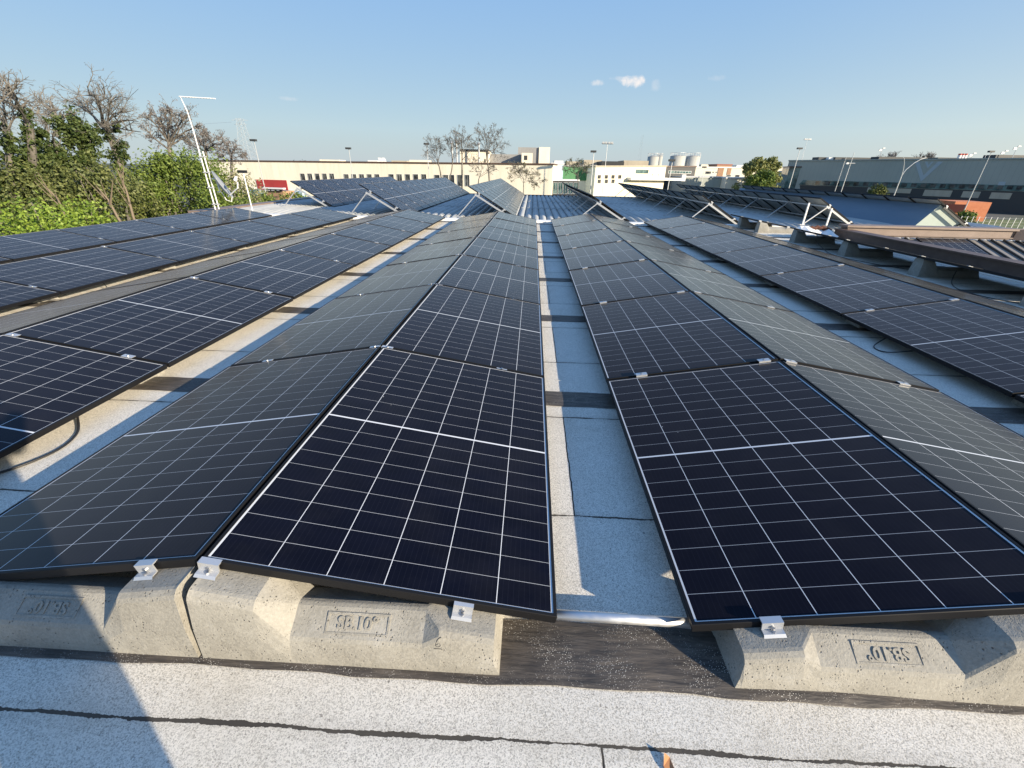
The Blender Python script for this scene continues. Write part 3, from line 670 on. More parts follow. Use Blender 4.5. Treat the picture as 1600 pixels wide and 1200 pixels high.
def building(name, fc, top, depth, wallm, label, cat='building', roofm=None, roof=True, group=None, base=GZ):
    "top: (z at start, z at end) of the facade; local frame x along the facade, y away from the viewer"
    r = empty(name, None, label, cat, group, fc.M @ Matrix.Translation((0, 0, base)))
    L = fc.L; h0, h1 = top[0] - base, top[1] - base
    m = MB(); m.add([(0,0,0),(L,0,0),(L,depth,0),(0,depth,0),(0,0,h0),(L,0,h1),(L,depth,h1),(0,depth,h0)], [(0,3,2,1),(4,5,6,7),(0,1,5,4),(1,2,6,5),(2,3,7,6),(3,0,4,7)])
    m.build('wall', wallm, r)
    if roof:
        m = MB(); e = .15
        m.add([(-e,-e,h0+.02),(L+e,-e,h1+.02),(L+e,depth+e,h1+.02),(-e,depth+e,h0+.02),(-e,-e,h0+.30),(L+e,-e,h1+.30),(L+e,depth+e,h1+.30),(-e,depth+e,h0+.30)], [(0,3,2,1),(4,5,6,7),(0,1,5,4),(1,2,6,5),(2,3,7,6),(3,0,4,7)])
        m.build('roof', roofm or M_BROWN, r)
    return r
def fpart(r, fc, px, name, mt, proud=.06, base=GZ, parent=None):
    s0, s1, z0, z1 = fc.rect(*px)
    return MB().box((s0, -proud, z0 - base), (s1, .05, z1 - base)).build(name, mt, parent or r)
def window(r, fc, px, base=GZ, pane=None, name='window', frame=None, panes=2):
    s0, s1, z0, z1 = fc.rect(*px); z0 -= base; z1 -= base; t = min(.07, (s1-s0)*.09)
    m = MB(); m.box((s0,-.07,z0),(s0+t,.02,z1)); m.box((s1-t,-.07,z0),(s1,.02,z1)); m.box((s0+t,-.07,z0),(s1-t,.02,z0+t)); m.box((s0+t,-.07,z1-t),(s1-t,.02,z1))
    for q in range(1, panes):
        xm = s0 + (s1-s0)*q/panes; m.box((xm-t*.35,-.06,z0+t),(xm+t*.35,.02,z1-t))
    o = m.build(name, frame or M_GALV, r); MB().add([(s0+t,-.03,z0+t),(s1-t,-.03,z0+t),(s1-t,-.03,z1-t),(s0+t,-.03,z1-t)],[(0,1,2,3)]).build('pane', pane or M_GLASS, o); return o
def ztop(fc, px, py): return fc.hit(px, py)[1]
# cream factory
fc = facade(330, 110, 863, 97)
cr = building('factory_building', fc, (ztop(fc, 330, 252), ztop(fc, 863, 258)), 30, M_CREAM, 'long low cream factory with stained walls and a row of dark windows')
wx = []
for (x0, n_w, st, yy0, yy1) in ((470, 5, 11.4, 271, 282), (538, 5, 12.0, 272, 283), (608, 5, 12.7, 272, 286), (679, 3, 13.6, 273, 287), (703, 3, 11.8, 273, 291)):
    for q in range(n_w):
        if x0 == 679 and q > 1: continue
        window(cr, fc, (x0 + q * st, yy0, x0 + q * st + st * .62, yy1), panes=1 if (q * 7 + x0) % 3 else 2)
fpart(cr, fc, (402, 281, 449, 296.5), 'red_cladding', M_RED, .12)
fpart(cr, fc, (392, 297, 478, 310), 'blue_hoarding', M_BLUEF, 1.2)
# small brick hut with lettered sign
fh = facade(415, 84, 443, 83, 305); hut = building('brick_hut', fh, (ztop(fh, 415, 298.5), ztop(fh, 443, 299)), 3, M_BRICK, 'small tan brick hut with a black and white sign below the red cladding', 'hut', M_WHITE, False)
fpart(hut, fh, (413, 293, 446, 295.2), 'canopy', M_WHITE, .6); fpart(hut, fh, (415, 295.4, 441, 298.6), 'sign_board', M_CABLE, .3)
for (a_, c_) in ((418, 423.5), (426, 431), (434.5, 438.5)):
    fpart(hut, fh, (a_, 296.2, c_, 297.8), 'sign_mark', M_WHITE, .36)
# things on the factory roof (pixel boxes at a depth behind the front wall)
def roofbox(name, px, Y, mt, label, cat, depth=4, roofm=None, roof=False, drop=.6, group=None):
    f = facade(px[0], Y, px[2], Y, (px[1]+px[3])/2); z1 = ztop(f, (px[0]+px[2])/2, px[1]); z0 = ztop(f, (px[0]+px[2])/2, px[3]) - drop
    return building(name, f, (z1, z1), depth, mt, label, cat, roofm, roof, group, base=z0), f, z0
r_, f_, z_ = roofbox('rooftop_shed', (719, 236, 764, 252), 104, M_PALE, 'ribbed cream plant shed with dark scalloped roof among bare trees', 'shed', 6)
m = MB()
for q in range(14): m.tube([(f_.L*(q+.5)/14, -.25, ztop(f_, 740, 236)-z_+.15), (f_.L*(q+.5)/14, 6, ztop(f_, 740, 236)-z_+.15)], f_.L/28, 8)
m.build('scalloped_roof', M_DARK, r_)
r_, f_, z_ = roofbox('rooftop_shed', (762, 241, 815, 253), 106, M_GREY, 'long grey flat plant room between cream shed and white tower', 'shed', 8)
r_, f_, z_ = roofbox('rooftop_shed', (815, 239, 832, 254), 103, M_PALE, 'small cream block with dark opening before the white tower', 'shed', 4)
fpart(r_, f_, (819, 243, 824, 250), 'opening', M_DARK, .05, z_)
r_, f_, z_ = roofbox('stair_tower', (842, 230, 859, 254), 110, M_PALE, 'tall white stair tower on the factory roof with a grey side', 'tower', 5)
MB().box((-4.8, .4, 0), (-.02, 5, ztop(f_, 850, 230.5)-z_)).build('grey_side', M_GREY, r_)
for q, (px, top) in enumerate(((707, 221), (714, 219), (748.5, 222))):
    a = P(px, 252, 102); t = P(px, top, 102)
    r = empty('chimney', (a.x, a.y, a.z - 1), f'{("left","middle","right")[q]} of three thin steel flues among the bare trees', 'chimney', 'steel flues on the factory roof')
    MB().tube([(0,0,0),(0,0,t.z-a.z+.6)], .16, 10).build('pipe', M_GALV, r); MB().tube([(0,0,t.z-a.z+.5),(0,0,t.z-a.z+.75),(0,0,t.z-a.z+1.0)], [.18,.38,.1], 10).build('cowl', M_GALV, r)
for q, px in enumerate((596, 602)):
    a = P(px, 252, 106); r = empty('roof_panel_board', (a.x, a.y, a.z-.1), f'{("left","right")[q]} small white tilted board on the factory roof edge', 'board', 'white boards on the factory roof')
    MB().add([(-.4,0,0),(.3,0,0),(-.1,.1,.8),(-.8,.1,.8)],[(0,1,2,3)]).build('board', M_WHITE, r).modifiers.new('t','SOLIDIFY').thickness=.04
# white and blue box, green hall
f1 = facade(861, 104, 879, 104); zt_ = ztop(f1, 870, 257)
b1 = building('pale_blue_building', f1, (zt_, zt_), 12, M_BLUEW, 'narrow pale blue and white block between cream factory and green hall', roofm=M_WHITE)
f2 = facade(876, 110, 930, 112); g1_ = building('green_hall', f2, (ztop(f2, 876, 260), ztop(f2, 928, 260)), 20, M_PALE, 'hall with broad green clad upper wall behind a twiggy tree', roofm=M_GREY)
fpart(g1_, f2, (876.5, 260.5, 928, 282), 'green_cladding', M_GREEN, .15)
f3 = facade(861, 98, 904, 98, 290); d1 = building('glass_annex', f3, (ztop(f3, 880, 283), ztop(f3, 900, 283)), 4, M_DARK, 'low dark glass annex beside the cream factory corner', roofm=M_WHITE)
for q in range(5): window(d1, f3, (864 + q*8, 285, 871 + q*8, 303), pane=M_TEAL)
f4 = facade(929, 108, 1038, 116); w1 = building('white_building', f4, (ztop(f4, 929, 261), ztop(f4, 1038, 260.5)), 4, M_PALE, 'off-white two storey workshop with paired small windows behind the racks', roofm=M_TAN)
for x0 in (934, 945, 955.5, 966):
    for y0 in (273.5, 280.5):
        if x0 > 960 and y0 > 275: continue
        window(w1, f4, (x0, y0, x0+4.6, y0+5.6), frame=M_DARK)
window(w1, f4, (993.5, 265.2, 1013, 271), panes=6, pane=M_TEAL, frame=M_DARK); window(w1, f4, (1018.5, 271.5, 1028.5, 281), panes=1, pane=M_PALE, name='door', frame=M_DARK)
fpart(w1, f4, (980, 277.5, 1060, 281.5), 'ledge', M_WHITE, 1.5)
f5 = facade(1036, 128, 1084, 130); k1 = building('dark_building', f5, (ztop(f5, 1036, 261), ztop(f5, 1084, 261)), 20, M_DARK, 'dark grey block with a blue window band below the round tanks')
window(k1, f5, (1044, 267, 1080, 271), panes=8, pane=M_TEAL)
f6 = facade(1084, 148, 1222, 150); k2 = building('row_of_workshops', f6, (ztop(f6, 1084, 262), ztop(f6, 1222, 263)), 20, M_PALE, 'row of cream workshops with small windows left of the round tree', roofm=M_WHITE)
for q in ((1102, 267.5, 1111, 272), (1113, 268, 1116, 270), (1118, 268, 1121, 270), (1123, 268, 1126, 270), (1148.5, 273, 1155.5, 278), (1135, 273, 1142, 276), (1160, 267, 1172, 271)): window(k2, f6, q, panes=1)
for q in ((1121, 262, 1130, 277), (1136, 263, 1142, 273)): fpart(k2, f6, q, 'brick_pier', M_BRICK, .1)
f7 = facade(1067, 120, 1136, 121, 285); k3 = building('grey_shed', f7, (ztop(f7, 1067, 277.5), ztop(f7, 1136, 278)), 14, M_CLAD, 'long low grey-green shed roof in front of the cream workshops', roofm=M_GALV)
f8 = facade(1134, 118, 1175, 118, 283); k4 = building('white_canopy_building', f8, (ztop(f8, 1134, 279), ztop(f8, 1170, 279)), 6, M_PALE, 'low white canopy roof left of the round green tree', roofm=M_WHITE)
roofbox('brick_house', (1120, 258, 1143, 266), 165, M_BRICK, 'red roofed brick house behind the cream workshops', 'house', 8, M_TERRA, True)
roofbox('long_shed', (940, 252, 975, 262), 140, M_DARK, 'dark roofed shed behind the white workshop', 'shed', 10)
roofbox('long_shed', (974, 251, 1013, 262), 145, M_TAN, 'tan flat roofed shed just left of the round tanks', 'shed', 10)
roofbox('long_shed', (912, 250, 940, 262), 150, M_TAN, 'pale shed with dark left half behind the green hall', 'shed', 10)
roofbox('white_dome', (1066, 272.5, 1072, 279), 118, M_WHITE, 'small white rounded vent hood in front of the dark building', 'vent hood', 1)
# tanks
for q, (x0, x1, y0, y1, Y, lab) in enumerate(((1011, 1028, 245, 260, 165, 'pale steel storage tank, leftmost and smallest of the group'), (1026, 1034, 244.5, 258, 180, 'slim pale tank half hidden behind the leftmost tank'), (1046, 1069, 244, 260, 168, 'wide pale storage tank in the middle of the group'), (1071, 1092, 244.5, 260, 168, 'wide pale storage tank on the right of the group'))):
    a = P(x0, 255, Y); c = P(x1, 255, Y); t = P((x0+x1)/2, y0, Y); cx = (a+c)/2; rad = (c-a).length/2
    r = empty('storage_tank', (cx.x, cx.y, GZ), lab, 'tank', 'round storage tanks'); h = t.z - GZ
    MB().cyl((0,0,0), rad, h, 32).build('shell', M_TANK, r, True); MB().tube([(0,0,h),(0,0,h+.5)], [rad*1.01, .3], 32).build('lid', M_TANK, r)
    m = MB()
    for k in range(16):
        an = 2*math.pi*k/16; m.tube([(math.cos(an)*rad, math.sin(an)*rad, h),(math.cos(an)*rad, math.sin(an)*rad, h+1)], .05, 4)
    m.tube([(math.cos(2*math.pi*k/24)*rad, math.sin(2*math.pi*k/24)*rad, h+1) for k in range(25)], .05, 4); m.build('handrail', M_GALV, r)
# grey-green hall with the chevron mark
fg = facade(1225, 135, 1700, 93); gz0, gz1 = ztop(fg, 1225, 252), ztop(fg, 1600, 249)
gb = building('large_grey_hall', fg, (gz0, gz0 + (gz1-gz0)*1.2), 45, M_CLAD, 'huge grey-green industrial hall with pale chevron mark and dark window band', roofm=M_CLAD)
def fpoly(r, fc, pts, name, mt, proud, base=GZ):
    q = [fc.hit(*p_) for p_ in pts]; n = len(q)
    vs = [(s, -proud, z-base) for s, z in q] + [(s, .02, z-base) for s, z in q]
    return MB().add(vs, [tuple(range(n)), *[(i, i+n, (i+1) % n + n, (i+1) % n) for i in range(n)]]).build(name, mt, r)
fpoly(gb, fg, [(1429.5, 252.5), (1436.5, 252.5), (1443, 274), (1466, 252.5), (1474, 252.5), (1439, 284)], 'chevron_emblem', M_CHEV, .06)
fpoly(gb, fg, [(1445, 252.5), (1449, 252.5), (1451, 258), (1455.5, 252.5), (1459, 252.5), (1449.5, 263)], 'chevron_emblem', M_CHEV, .06)
fpoly(gb, fg, [(1248, 288.5), (1255, 281.5), (1700, 292), (1700, 302), (1260, 289)], 'window_band', M_TEAL, .10)
fpoly(gb, fg, [(1250, 289.2), (1700, 302.5), (1700, 420), (1250, 380)], 'lower_wall', M_DARK, .05)
for q in ((1355, 294, 1424, 301), (1443, 297, 1487, 307), (1503, 299, 1531, 309), (1547, 301, 1580, 311)): fpart(gb, fg, q, 'pale_door', M_TAN, .09)
fpart(gb, fg, (1560, 284, 1571, 289.5), 'sign', M_CHEV, .12)
for q in range(22): 
    x0 = 1275 + q * 15; s0, z0 = fg.hit(x0, 281.5 + (x0-1255)*.0236 + 1.0); s1, z1 = fg.hit(x0 + 6, 281.5 + (x0-1255)*.0236 + 7)
    MB().box((s0, -.14, z1-GZ), (s1, -.09, z0-GZ)).build('window', M_GLASS, gb)
ft = facade(1221, 140, 1231, 133, 270); tb = building('teal_glass_tower', ft, (ztop(ft, 1226, 262), ztop(ft, 1226, 262)), 5, M_TEAL, 'teal glass corner block at left end of the grey hall')
for n, (x0, x1, y0, y1, lab) in enumerate(((1279, 1294, 245.5, 251, 'dark box unit at left end of the grey hall roof'), (1295, 1304, 246, 251, 'small white unit beside the dark box on grey hall roof'), (1305, 1372, 246, 251, 'long dark plant screen on grey hall roof, left of mast'), (1373, 1464, 245.5, 250.5, 'long dark plant screen above the chevron mark'), (1465, 1531, 246.5, 250.5, 'dark plant screen behind the red and white flues'), (1555, 1700, 243, 250, 'dark plant screen at right end of the grey hall roof'))):
    Yq = 136 - (x0 - 1225) * .084 + 3
    roofbox('plant_screen', (x0, y0, x1, y1), Yq, M_WHITE if n == 1 else M_DARK, lab, 'plant screen', 3)
for q, px in enumerate((1496, 1500.5, 1505)):
    a = P(px, 251, 114); t = P(px + 3, 240, 114)
    r = empty('chimney', (a.x, a.y, a.z-.5), f'{("left","middle","right")[q]} of three red and white flues on the grey hall', 'chimney', 'red and white flues'); MB().tube([(0,0,0),(0,0,t.z-a.z+.5)], .32, 12).build('pipe', M_REDW, r)
# orange annex
fo = facade(1489, 80, 1546, 79, 325); zo_ = ztop(fo, 1520, 315.5)
oa = building('orange_annex', fo, (zo_, zo_), 6, M_ORANGE, 'small orange rendered annex with dark red windows before the grey hall', roof=False, base=GZ)
fpart(oa, fo, (1474, 319, 1506, 331), 'glazing', mat('dark_red_glazing', (.07, .02, .02), .2), .2)
# grass and fence
gq = [P(1480, 345, 62), P(1760, 345, 62), P(1760, 330, 84), P(1480, 330, 84)]
tag(MB().add([(q.x, q.y, GZ + .02) for q in gq], [(0,1,2,3)]).build('lawn', M_GRASS), kind='structure')
fe = empty('mesh_fence', (0, 0, GZ), 'thin pale post and wire fence along the grass at right', 'fence')
p0 = P(1500, 345, 68); p1 = P(1760, 345, 64); m = MB(); nP = 26
for i in range(nP + 1):
    q = p0.lerp(p1, i / nP); m.box((q.x-.03, q.y-.03, 0), (q.x+.03, q.y+.03, 1.6 + (GZ*0)))
m.build('post', M_GALV, fe); m = MB()
for z_ in (.2, .6, 1.0, 1.5): m.tube([(p0.x, p0.y, z_), (p1.x, p1.y, z_)], .012, 4)
m.build('wire', M_GALV, fe)
# ------------------------------------------------------------------ lamp posts, pylon, masts
def lamp(px, py_top, py_ref, Y, label, head='flood', group='lamp posts behind the roofs', h_extra=0):
    t = P(px, py_top, Y); r = empty('street_lamp', (t.x, t.y, GZ), label, 'lamp post', group); h = t.z - GZ
    MB().tube([(0,0,0),(0,0,h*.5),(0,0,h)], [.08, .06, .04], 8).build('pole', M_GALV, r)
    if head == 'flood':
        MB().box((-.45, -.22, h - .02), (.30, .22, h + .22), M=Matrix.Translation((0,0,0))).build('lamp_head', M_DARK, r)
    elif head == 'ring':
        m = MB()
        for q in (-.8, -.3, .3, .8): m.box((q-.2, -.2, h-.15), (q+.2, .2, h+.15))
        m.tube([(-1.1, 0, h-.2), (1.1, 0, h-.2)], .05, 6); m.build('lamp_head', M_GALV, r)
    elif head == 'cross':
        m = MB(); m.tube([(-.7,0,h-1.6),(.7,0,h-1.6)], .06, 6); m.box((-.75,-.15,h-1.75),(-.4,.15,h-1.5)); m.build('lamp_head', M_GALV, r)
    return r
lamp(397, 220.5, 0, 62, 'thin white lamp post right of the pylon, above the red cladding')
lamp(545, 233, 0, 70, 'lamp post with pale flood head against sky over the cream factory')
lamp(667, 226, 0, 72, 'lamp post with dark flood head beside the left bare tree')
lamp(928, 238, 0, 66, 'lamp post with round dark head before the green hall')
lamp(949.5, 223, 0, 90, 'tall mast with a cross of floodlights before the white workshop', 'ring')
lamp(1050.5, 252, 0, 60, 'short lamp post in front of the dark building and tanks')
lamp(1101, 262, 0, 95, 'slim lamp post in front of the row of cream workshops')
lamp(1250, 233, 0, 80, 'lamp post with dark box head at left end of the grey hall')
lamp(1262, 217.5, 0, 150, 'taller faint floodlight mast behind the left end of grey hall', 'ring')
lamp(1322, 246, 0, 105, 'thin pale post on the grey hall front, left of the cross-headed mast', 'none')
lamp(1335, 238, 0, 82, 'mast with a white cross arm in front of the grey hall', 'cross')
lamp(1549, 238, 0, 78, 'lamp post with dark flat head right of the chevron mark')
lamp(1541, 242, 0, 108, 'faint thin post just left of the right lamp post', 'none')
t = P(1413, 264, 84); r = empty('street_lamp', (t.x, t.y, GZ), 'lamp post with two curved arms before the chevron mark', 'lamp post', 'lamp posts behind the roofs'); h = t.z - GZ
MB().tube([(0,0,0),(0,0,h-1)], [.1,.07], 8).build('pole', M_GALV, r)
for s, e in ((1, 2.2), (-1, .7)):
    MB().tube([(0,0,h-1),(s*.15*e,0,h-.1),(s*.55*e,0,h+.9),(s*.95*e,0,h+1.5),(s*1.3*e,0,h+1.75)], [.07,.06,.05,.05,.04], 6).build('arm', M_GALV, r)
for n, (px, top, bot, Y, lab) in enumerate(((1374, 231, 246, 128, 'small rooftop floodlight mast left of the chevron mark'), (1517, 239, 248, 118, 'small rooftop bracket lamp right of the red flues'), (1566, 235, 246, 112, 'short crooked rooftop aerial at the right'), (1582, 228, 246, 110, 'tall crooked rooftop aerial at far right'))):
    a = P(px, bot, Y); t = P(px, top, Y); h = t.z - a.z + .5
    r = empty('rooftop_mast', (a.x, a.y, a.z-.5), lab, 'mast', 'masts on the grey hall roof')
    MB().tube([(0,0,0),(0,0,h)], .07, 6).build('pole', M_GALV, r); m = MB(); m.box((-.7,-.1,h-.7),(-.1,.1,h-.3)); m.box((.05,-.1,h-.15),(.6,.1,h+.05)); m.tube([(-.7,0,h-.6),(.6,0,h-.05)], .05, 5); m.build('head', M_GALV, r)
def lattice(name, px, ytop, Y, wb, wt, label, mt, arms=()):
    t = P(px, ytop, Y); r = empty(name, (t.x, t.y, GZ), label, 'pylon' if arms else 'mast'); h = t.z - GZ; m = MB(); nseg = 12; cs = ((-1,-1),(1,-1),(1,1),(-1,1)); rd = wb * .011
    def pt(c, q): f = q / nseg; w_ = (wb * (1-f)**1.25 + wt) / 2; return (c[0]*w_, c[1]*w_, h * f)
    for c in cs: m.tube([pt(c, q) for q in range(nseg+1)], rd, 4)
    for q in range(nseg):
        for i in range(4):
            a, c = cs[i], cs[(i+1) % 4]; m.tube([pt(a, q), pt(c, q+1)], rd*.6, 3, caps=False); m.tube([pt(c, q), pt(a, q+1)], rd*.6, 3, caps=False)
    m.build('lattice', mt, r); m = MB()
    for (z_, l_) in arms: m.tube([(-l_,0,h*z_),(0,0,h*z_+l_*.2),(l_,0,h*z_)], rd, 4); m.tube([(-l_,0,h*z_),(l_,0,h*z_)], rd*.8, 4)
    if arms: m.build('arm', mt, r)
    return r
lattice('electricity_pylon', 374, 185, 260, 7.5, 2.4, 'faint pale lattice electricity pylon behind the reddish tree', M_PYL, ((.97, 4.5), (.90, 3.5)))
lattice('radio_mast', 1004, 211, 240, .9, .8, 'faint slender radio mast behind the white workshop', M_PYL)
pyl = P(374, 189, 260); a2_ = P(150, 192, 330)
tag(MB().tube([pyl + Vector((-4.4,0,-.6)), pyl.lerp(a2_, .5) + Vector((0,0,-2.5)), a2_], .07, 3).build('power_line', M_PYL), 'faint power line running left from the pylon', 'power line')
# ------------------------------------------------------------------ trees
def grow(rng, base, h, spread, depth=5, r0=.2, lean=(0, 0), split=(2, 3), up=.35, first=.35, twig=.0):
    segs = []; tips = []
    def rec(p, d, L, r, lv):
        n = 3; pts = [p]; q = p.copy(); dd = d.copy()
        for i in range(n):
            dd = (dd + Vector((rng.uniform(-1,1), rng.uniform(-1,1), rng.uniform(-.3,.6) * up * 2)) * .16).normalized(); q = q + dd * L / n; pts.append(q.copy())
        r1 = r * (.62 if lv else .3)
        segs.append((pts, [r + (r1 - r) * i / n for i in range(n+1)], lv))
        if lv == 0: tips.append(q); return
        k = rng.randint(*split)
        for c in range(k):
            az = rng.uniform(0, 2*math.pi); s = spread * rng.uniform(.6, 1.2)
            nd = (dd + Vector((math.cos(az)*s, math.sin(az)*s, up * rng.uniform(.1, 1)))).normalized()
            rec(q, nd, L * rng.uniform(.62, .85), r1 * rng.uniform(.75, 1), lv-1)
        if lv > 1 and rng.random() < .8:
            m_ = pts[2]; az = rng.uniform(0, 2*math.pi); rec(m_, (dd + Vector((math.cos(az), math.sin(az), .2)) * spread * 1.3).normalized(), L*.6, r1*.6, lv-2)
    rec(Vector((0,0,0)), Vector((lean[0], lean[1], 1)).normalized(), h * first, r0, depth)
    mz = max(t.z for t in tips); k = h / mz
    for pts, rr_, lv in segs:
        for i in range(len(pts)): pts[i] = pts[i] * k
    return segs, [t * k for t in tips]
def leaf_quads(m, rng, c, rad, n, size, mi=0, flat=(1, 1, 1)):
    for _ in range(n):
        v = Vector((rng.gauss(0,1), rng.gauss(0,1), rng.gauss(0,1))); v.normalize(); rr_ = rad * rng.random() ** .45
        p = c + Vector((v.x*flat[0], v.y*flat[1], v.z*flat[2])) * rr_
        nrm = (Vector((rng.gauss(0,1), rng.gauss(0,1), rng.gauss(0,1)+.5)) + v * .9).normalized(); u = nrm.orthogonal().normalized(); w_ = nrm.cross(u); a = rng.uniform(0, 6.28)
        e1 = (u*math.cos(a) + w_*math.sin(a)) * size * rng.uniform(.6, 1.3); e2 = (-u*math.sin(a) + w_*math.cos(a)) * size * .62 * rng.uniform(.7, 1.2)
        m.add([p-e1, p-e2*.9+e1*.1, p+e1, p+e2], [(0,1,2,3)], mi)
def tree(name, label, px, ytop, Y, seed, bark, leaf=None, spread=.55, depth=5, r0=.2, lean=(0,0), up=.35, n_leaf=0, leaf_size=.1, leaf_r=.4, ivy=None, min_r=.008, first=.35, group=None, base=GZ, nside=5, split=(2, 3)):
    rng = random.Random(seed); t = P(px, ytop, Y); h = t.z - base
    r = empty(name, (t.x - lean[0]*h*.6, t.y, base), label, 'tree', group)
    segs, tips = grow(rng, None, h, spread, depth, r0, lean, split, up, first)
    m = MB()
    for pts, rr_, lv in segs: m.tube(pts, [max(q, min_r) for q in rr_], nside if lv > 1 else 3, caps=False)
    m.build('trunk', bark, r)
    if leaf and n_leaf:
        m = MB()
        for q in tips: leaf_quads(m, rng, q, leaf_r, n_leaf, leaf_size)
        m.build('crown', leaf, r)
    if ivy:
        m = MB(); z_lim, rad, dens, sz = ivy
        for pts, rr_, lv in segs:
            for i in range(len(pts) - 1):
                a, c = pts[i], pts[i+1]
                if max(a.z, c.z) > z_lim * h * rng.uniform(.8, 1.12) or lv < depth - 3: continue
                k = max(2, int((c - a).length * dens))
                for q in range(k): leaf_quads(m, rng, a.lerp(c, rng.random()), rad * rng.uniform(.5, 1.25), 16, sz)
        if m.f: m.build('ivy', L_IVY, r)
    return r
def bush(name, label, px, ytop, Y, seed, leaf, width, n, size, cat='shrub', flat=.8, base=GZ, stems=True, bark=M_BARK, group=None):
    rng = random.Random(seed); t = P(px, ytop, Y); h = t.z - base; r = empty(name, (t.x, t.y, base), label, cat, group)
    clumps = []
    for k in range(46):
        zf = rng.random() ** .8; wz = width * (1 - .62 * zf ** 2.4) * (.75 + .25 * min(1, zf * 4)); an = rng.uniform(0, 6.28); q = wz * math.sqrt(rng.random())
        clumps.append(Vector((math.cos(an)*q, math.sin(an)*q*.7, h * (.05 + .9*zf))))
    m = MB()
    for c in clumps: leaf_quads(m, rng, c, width * rng.uniform(.16, .36), n // 46, size)
    for k in range(40):     # sprigs breaking the outline
        an = rng.uniform(0, 6.28); q = width * .75 * math.sqrt(rng.random()); leaf_quads(m, rng, Vector((math.cos(an)*q, math.sin(an)*q*.7, h*rng.uniform(.8, 1.04)*(1-.3*(q/width)**2))), .25, 14, size, flat=(.5,.5,1.6))
    m.build('foliage', leaf, r)
    m = MB()
    for k in range(26):
        c = rng.choice(clumps); m.tube([(rng.uniform(-.4,.4), rng.uniform(-.3,.3), 0), c * .55 + Vector((rng.uniform(-.3,.3), 0, .3)), c + Vector((0,0,rng.uniform(0,.5)))], [.07, .04, .015], 5, caps=False)
    m.build('stems', bark, r); return r
# left thicket
def fork_tree(name, label, Y, trunk, limbs, seed, bark, r0=.14, ivy=(), sub=7, twig=5, leaf=None, n_leaf=0, rmin=.009, base=GZ, group=None, droop=.12, leaf_size=.035):
    """trunk: photo pixels from low to high; limbs: pixel ends of the main branches; ivy: (px, py, radius in metres, clumps)"""
    rng = random.Random(seed); t0 = P(*trunk[0], Y); O = Vector((t0.x, t0.y, base)); r = empty(name, O, label, 'tree', group)
    tp = [P(*q, Y + rng.uniform(-.3, .3)) - O for q in trunk]
    pts = [Vector((tp[0].x, 0, 0))] + tp; m = MB(); n = len(pts)
    m.tube(pts, [r0 * (1.25 - .7 * i / (n - 1)) for i in range(n)], 7, caps=False)
    top = pts[-1]; tips = []; paths = []
    def branch(a, c, rad, lv, bow):
        L = (c - a).length; mid = a.lerp(c, .5) + Vector((rng.uniform(-1, 1), rng.uniform(-1, 1), rng.uniform(.2, 1.0))) * L * bow
        q1 = a.lerp(mid, .55) + Vector((rng.uniform(-1, 1), rng.uniform(-1, 1), rng.uniform(-1, 1))) * L * .03
        q2 = mid.lerp(c, .5) + Vector((rng.uniform(-1, 1), rng.uniform(-1, 1), rng.uniform(-1, 1))) * L * .04
        pp = [a, q1, mid, q2, c]; m.tube(pp, [max(rmin, rad * k) for k in (1, .8, .62, .45, .25)], 5 if lv == 0 else 3, caps=False); tips.append(c); paths.append((pp, lv))
        if lv >= 3: return
        for k in range((sub, twig, 3)[lv]):
            f = rng.uniform(.18, .97); i = min(3, int(f * 4)); st = pp[i].lerp(pp[i+1], f * 4 - i)
            dr = (c - a).normalized(); side = Vector((rng.gauss(0,1), rng.gauss(0,1), rng.gauss(.25,.8))).normalized()
            d_ = (dr * .75 + side * .8).normalized(); branch(st, st + d_ * L * rng.uniform(.34, .62) * (1.12 - .55 * f) - Vector((0, 0, L * .04)), rad * .45, lv + 1, droop)
    for k, e in enumerate(limbs):
        st = top if k % 2 == 0 or n < 4 else pts[-2].lerp(top, rng.uniform(.2, .9))
        branch(st, P(*e, Y + rng.uniform(-2.2, 2.2)) - O, r0 * .36, 0, droop)
    m.build('trunk', bark, r)
    if leaf and n_leaf:
        lm = MB()
        for q in tips:
            for _ in range(n_leaf): leaf_quads(lm, rng, q, .10, 1, leaf_size)
        lm.build('crown', leaf, r)
    if ivy:
        im = MB()
        for i in range(n - 1):
            a, c = pts[i], pts[i+1]; L = (c - a).length
            for _ in range(int(L * 5)): leaf_quads(im, rng, a.lerp(c, rng.random()) + Vector((rng.gauss(0, .12), rng.gauss(0, .12), 0)), rng.uniform(.14, .30), 26, .07)
        for (px, py, rad, cl) in ivy:
            c0 = P(px, py, Y) - O
            for _ in range(cl):
                off = Vector((rng.gauss(0, .5), rng.gauss(0, .5), rng.gauss(0, .5))) * rad; leaf_quads(im, rng, c0 + off, rad * rng.uniform(.3, .55), 38, .075)
        im.build('ivy', L_IVY, r)
    return r
fork_tree('ivy_tree', 'ivy-clad tree with leaning bare crown cut by the left frame edge', 19, [(20, 300), (14, 240), (8, 205)], [(-8, 165), (6, 140), (-25, 190), (20, 172), (-30, 150)], 11, M_BARK, .16, [(10, 215, .30, 7), (14, 232, .42, 12), (8, 255, .7, 18), (-5, 280, .8, 18), (5, 197, .2, 4)], sub=8, twig=5, rmin=.005)
fork_tree('ivy_tree', 'ivy-clad tree with arched bare branches, second from the left edge', 20, [(58, 300), (51, 250), (47, 202), (32, 168)], [(14, 136), (2, 150), (40, 160), (62, 178), (-8, 128), (24, 148)], 22, M_BARK, .17, [(47, 205, .34, 9), (52, 218, .42, 12), (50, 238, .45, 14), (52, 262, .6, 18), (38, 185, .18, 4), (35, 172, .14, 3), (62, 205, .3, 6)], sub=8, twig=5, rmin=.005)
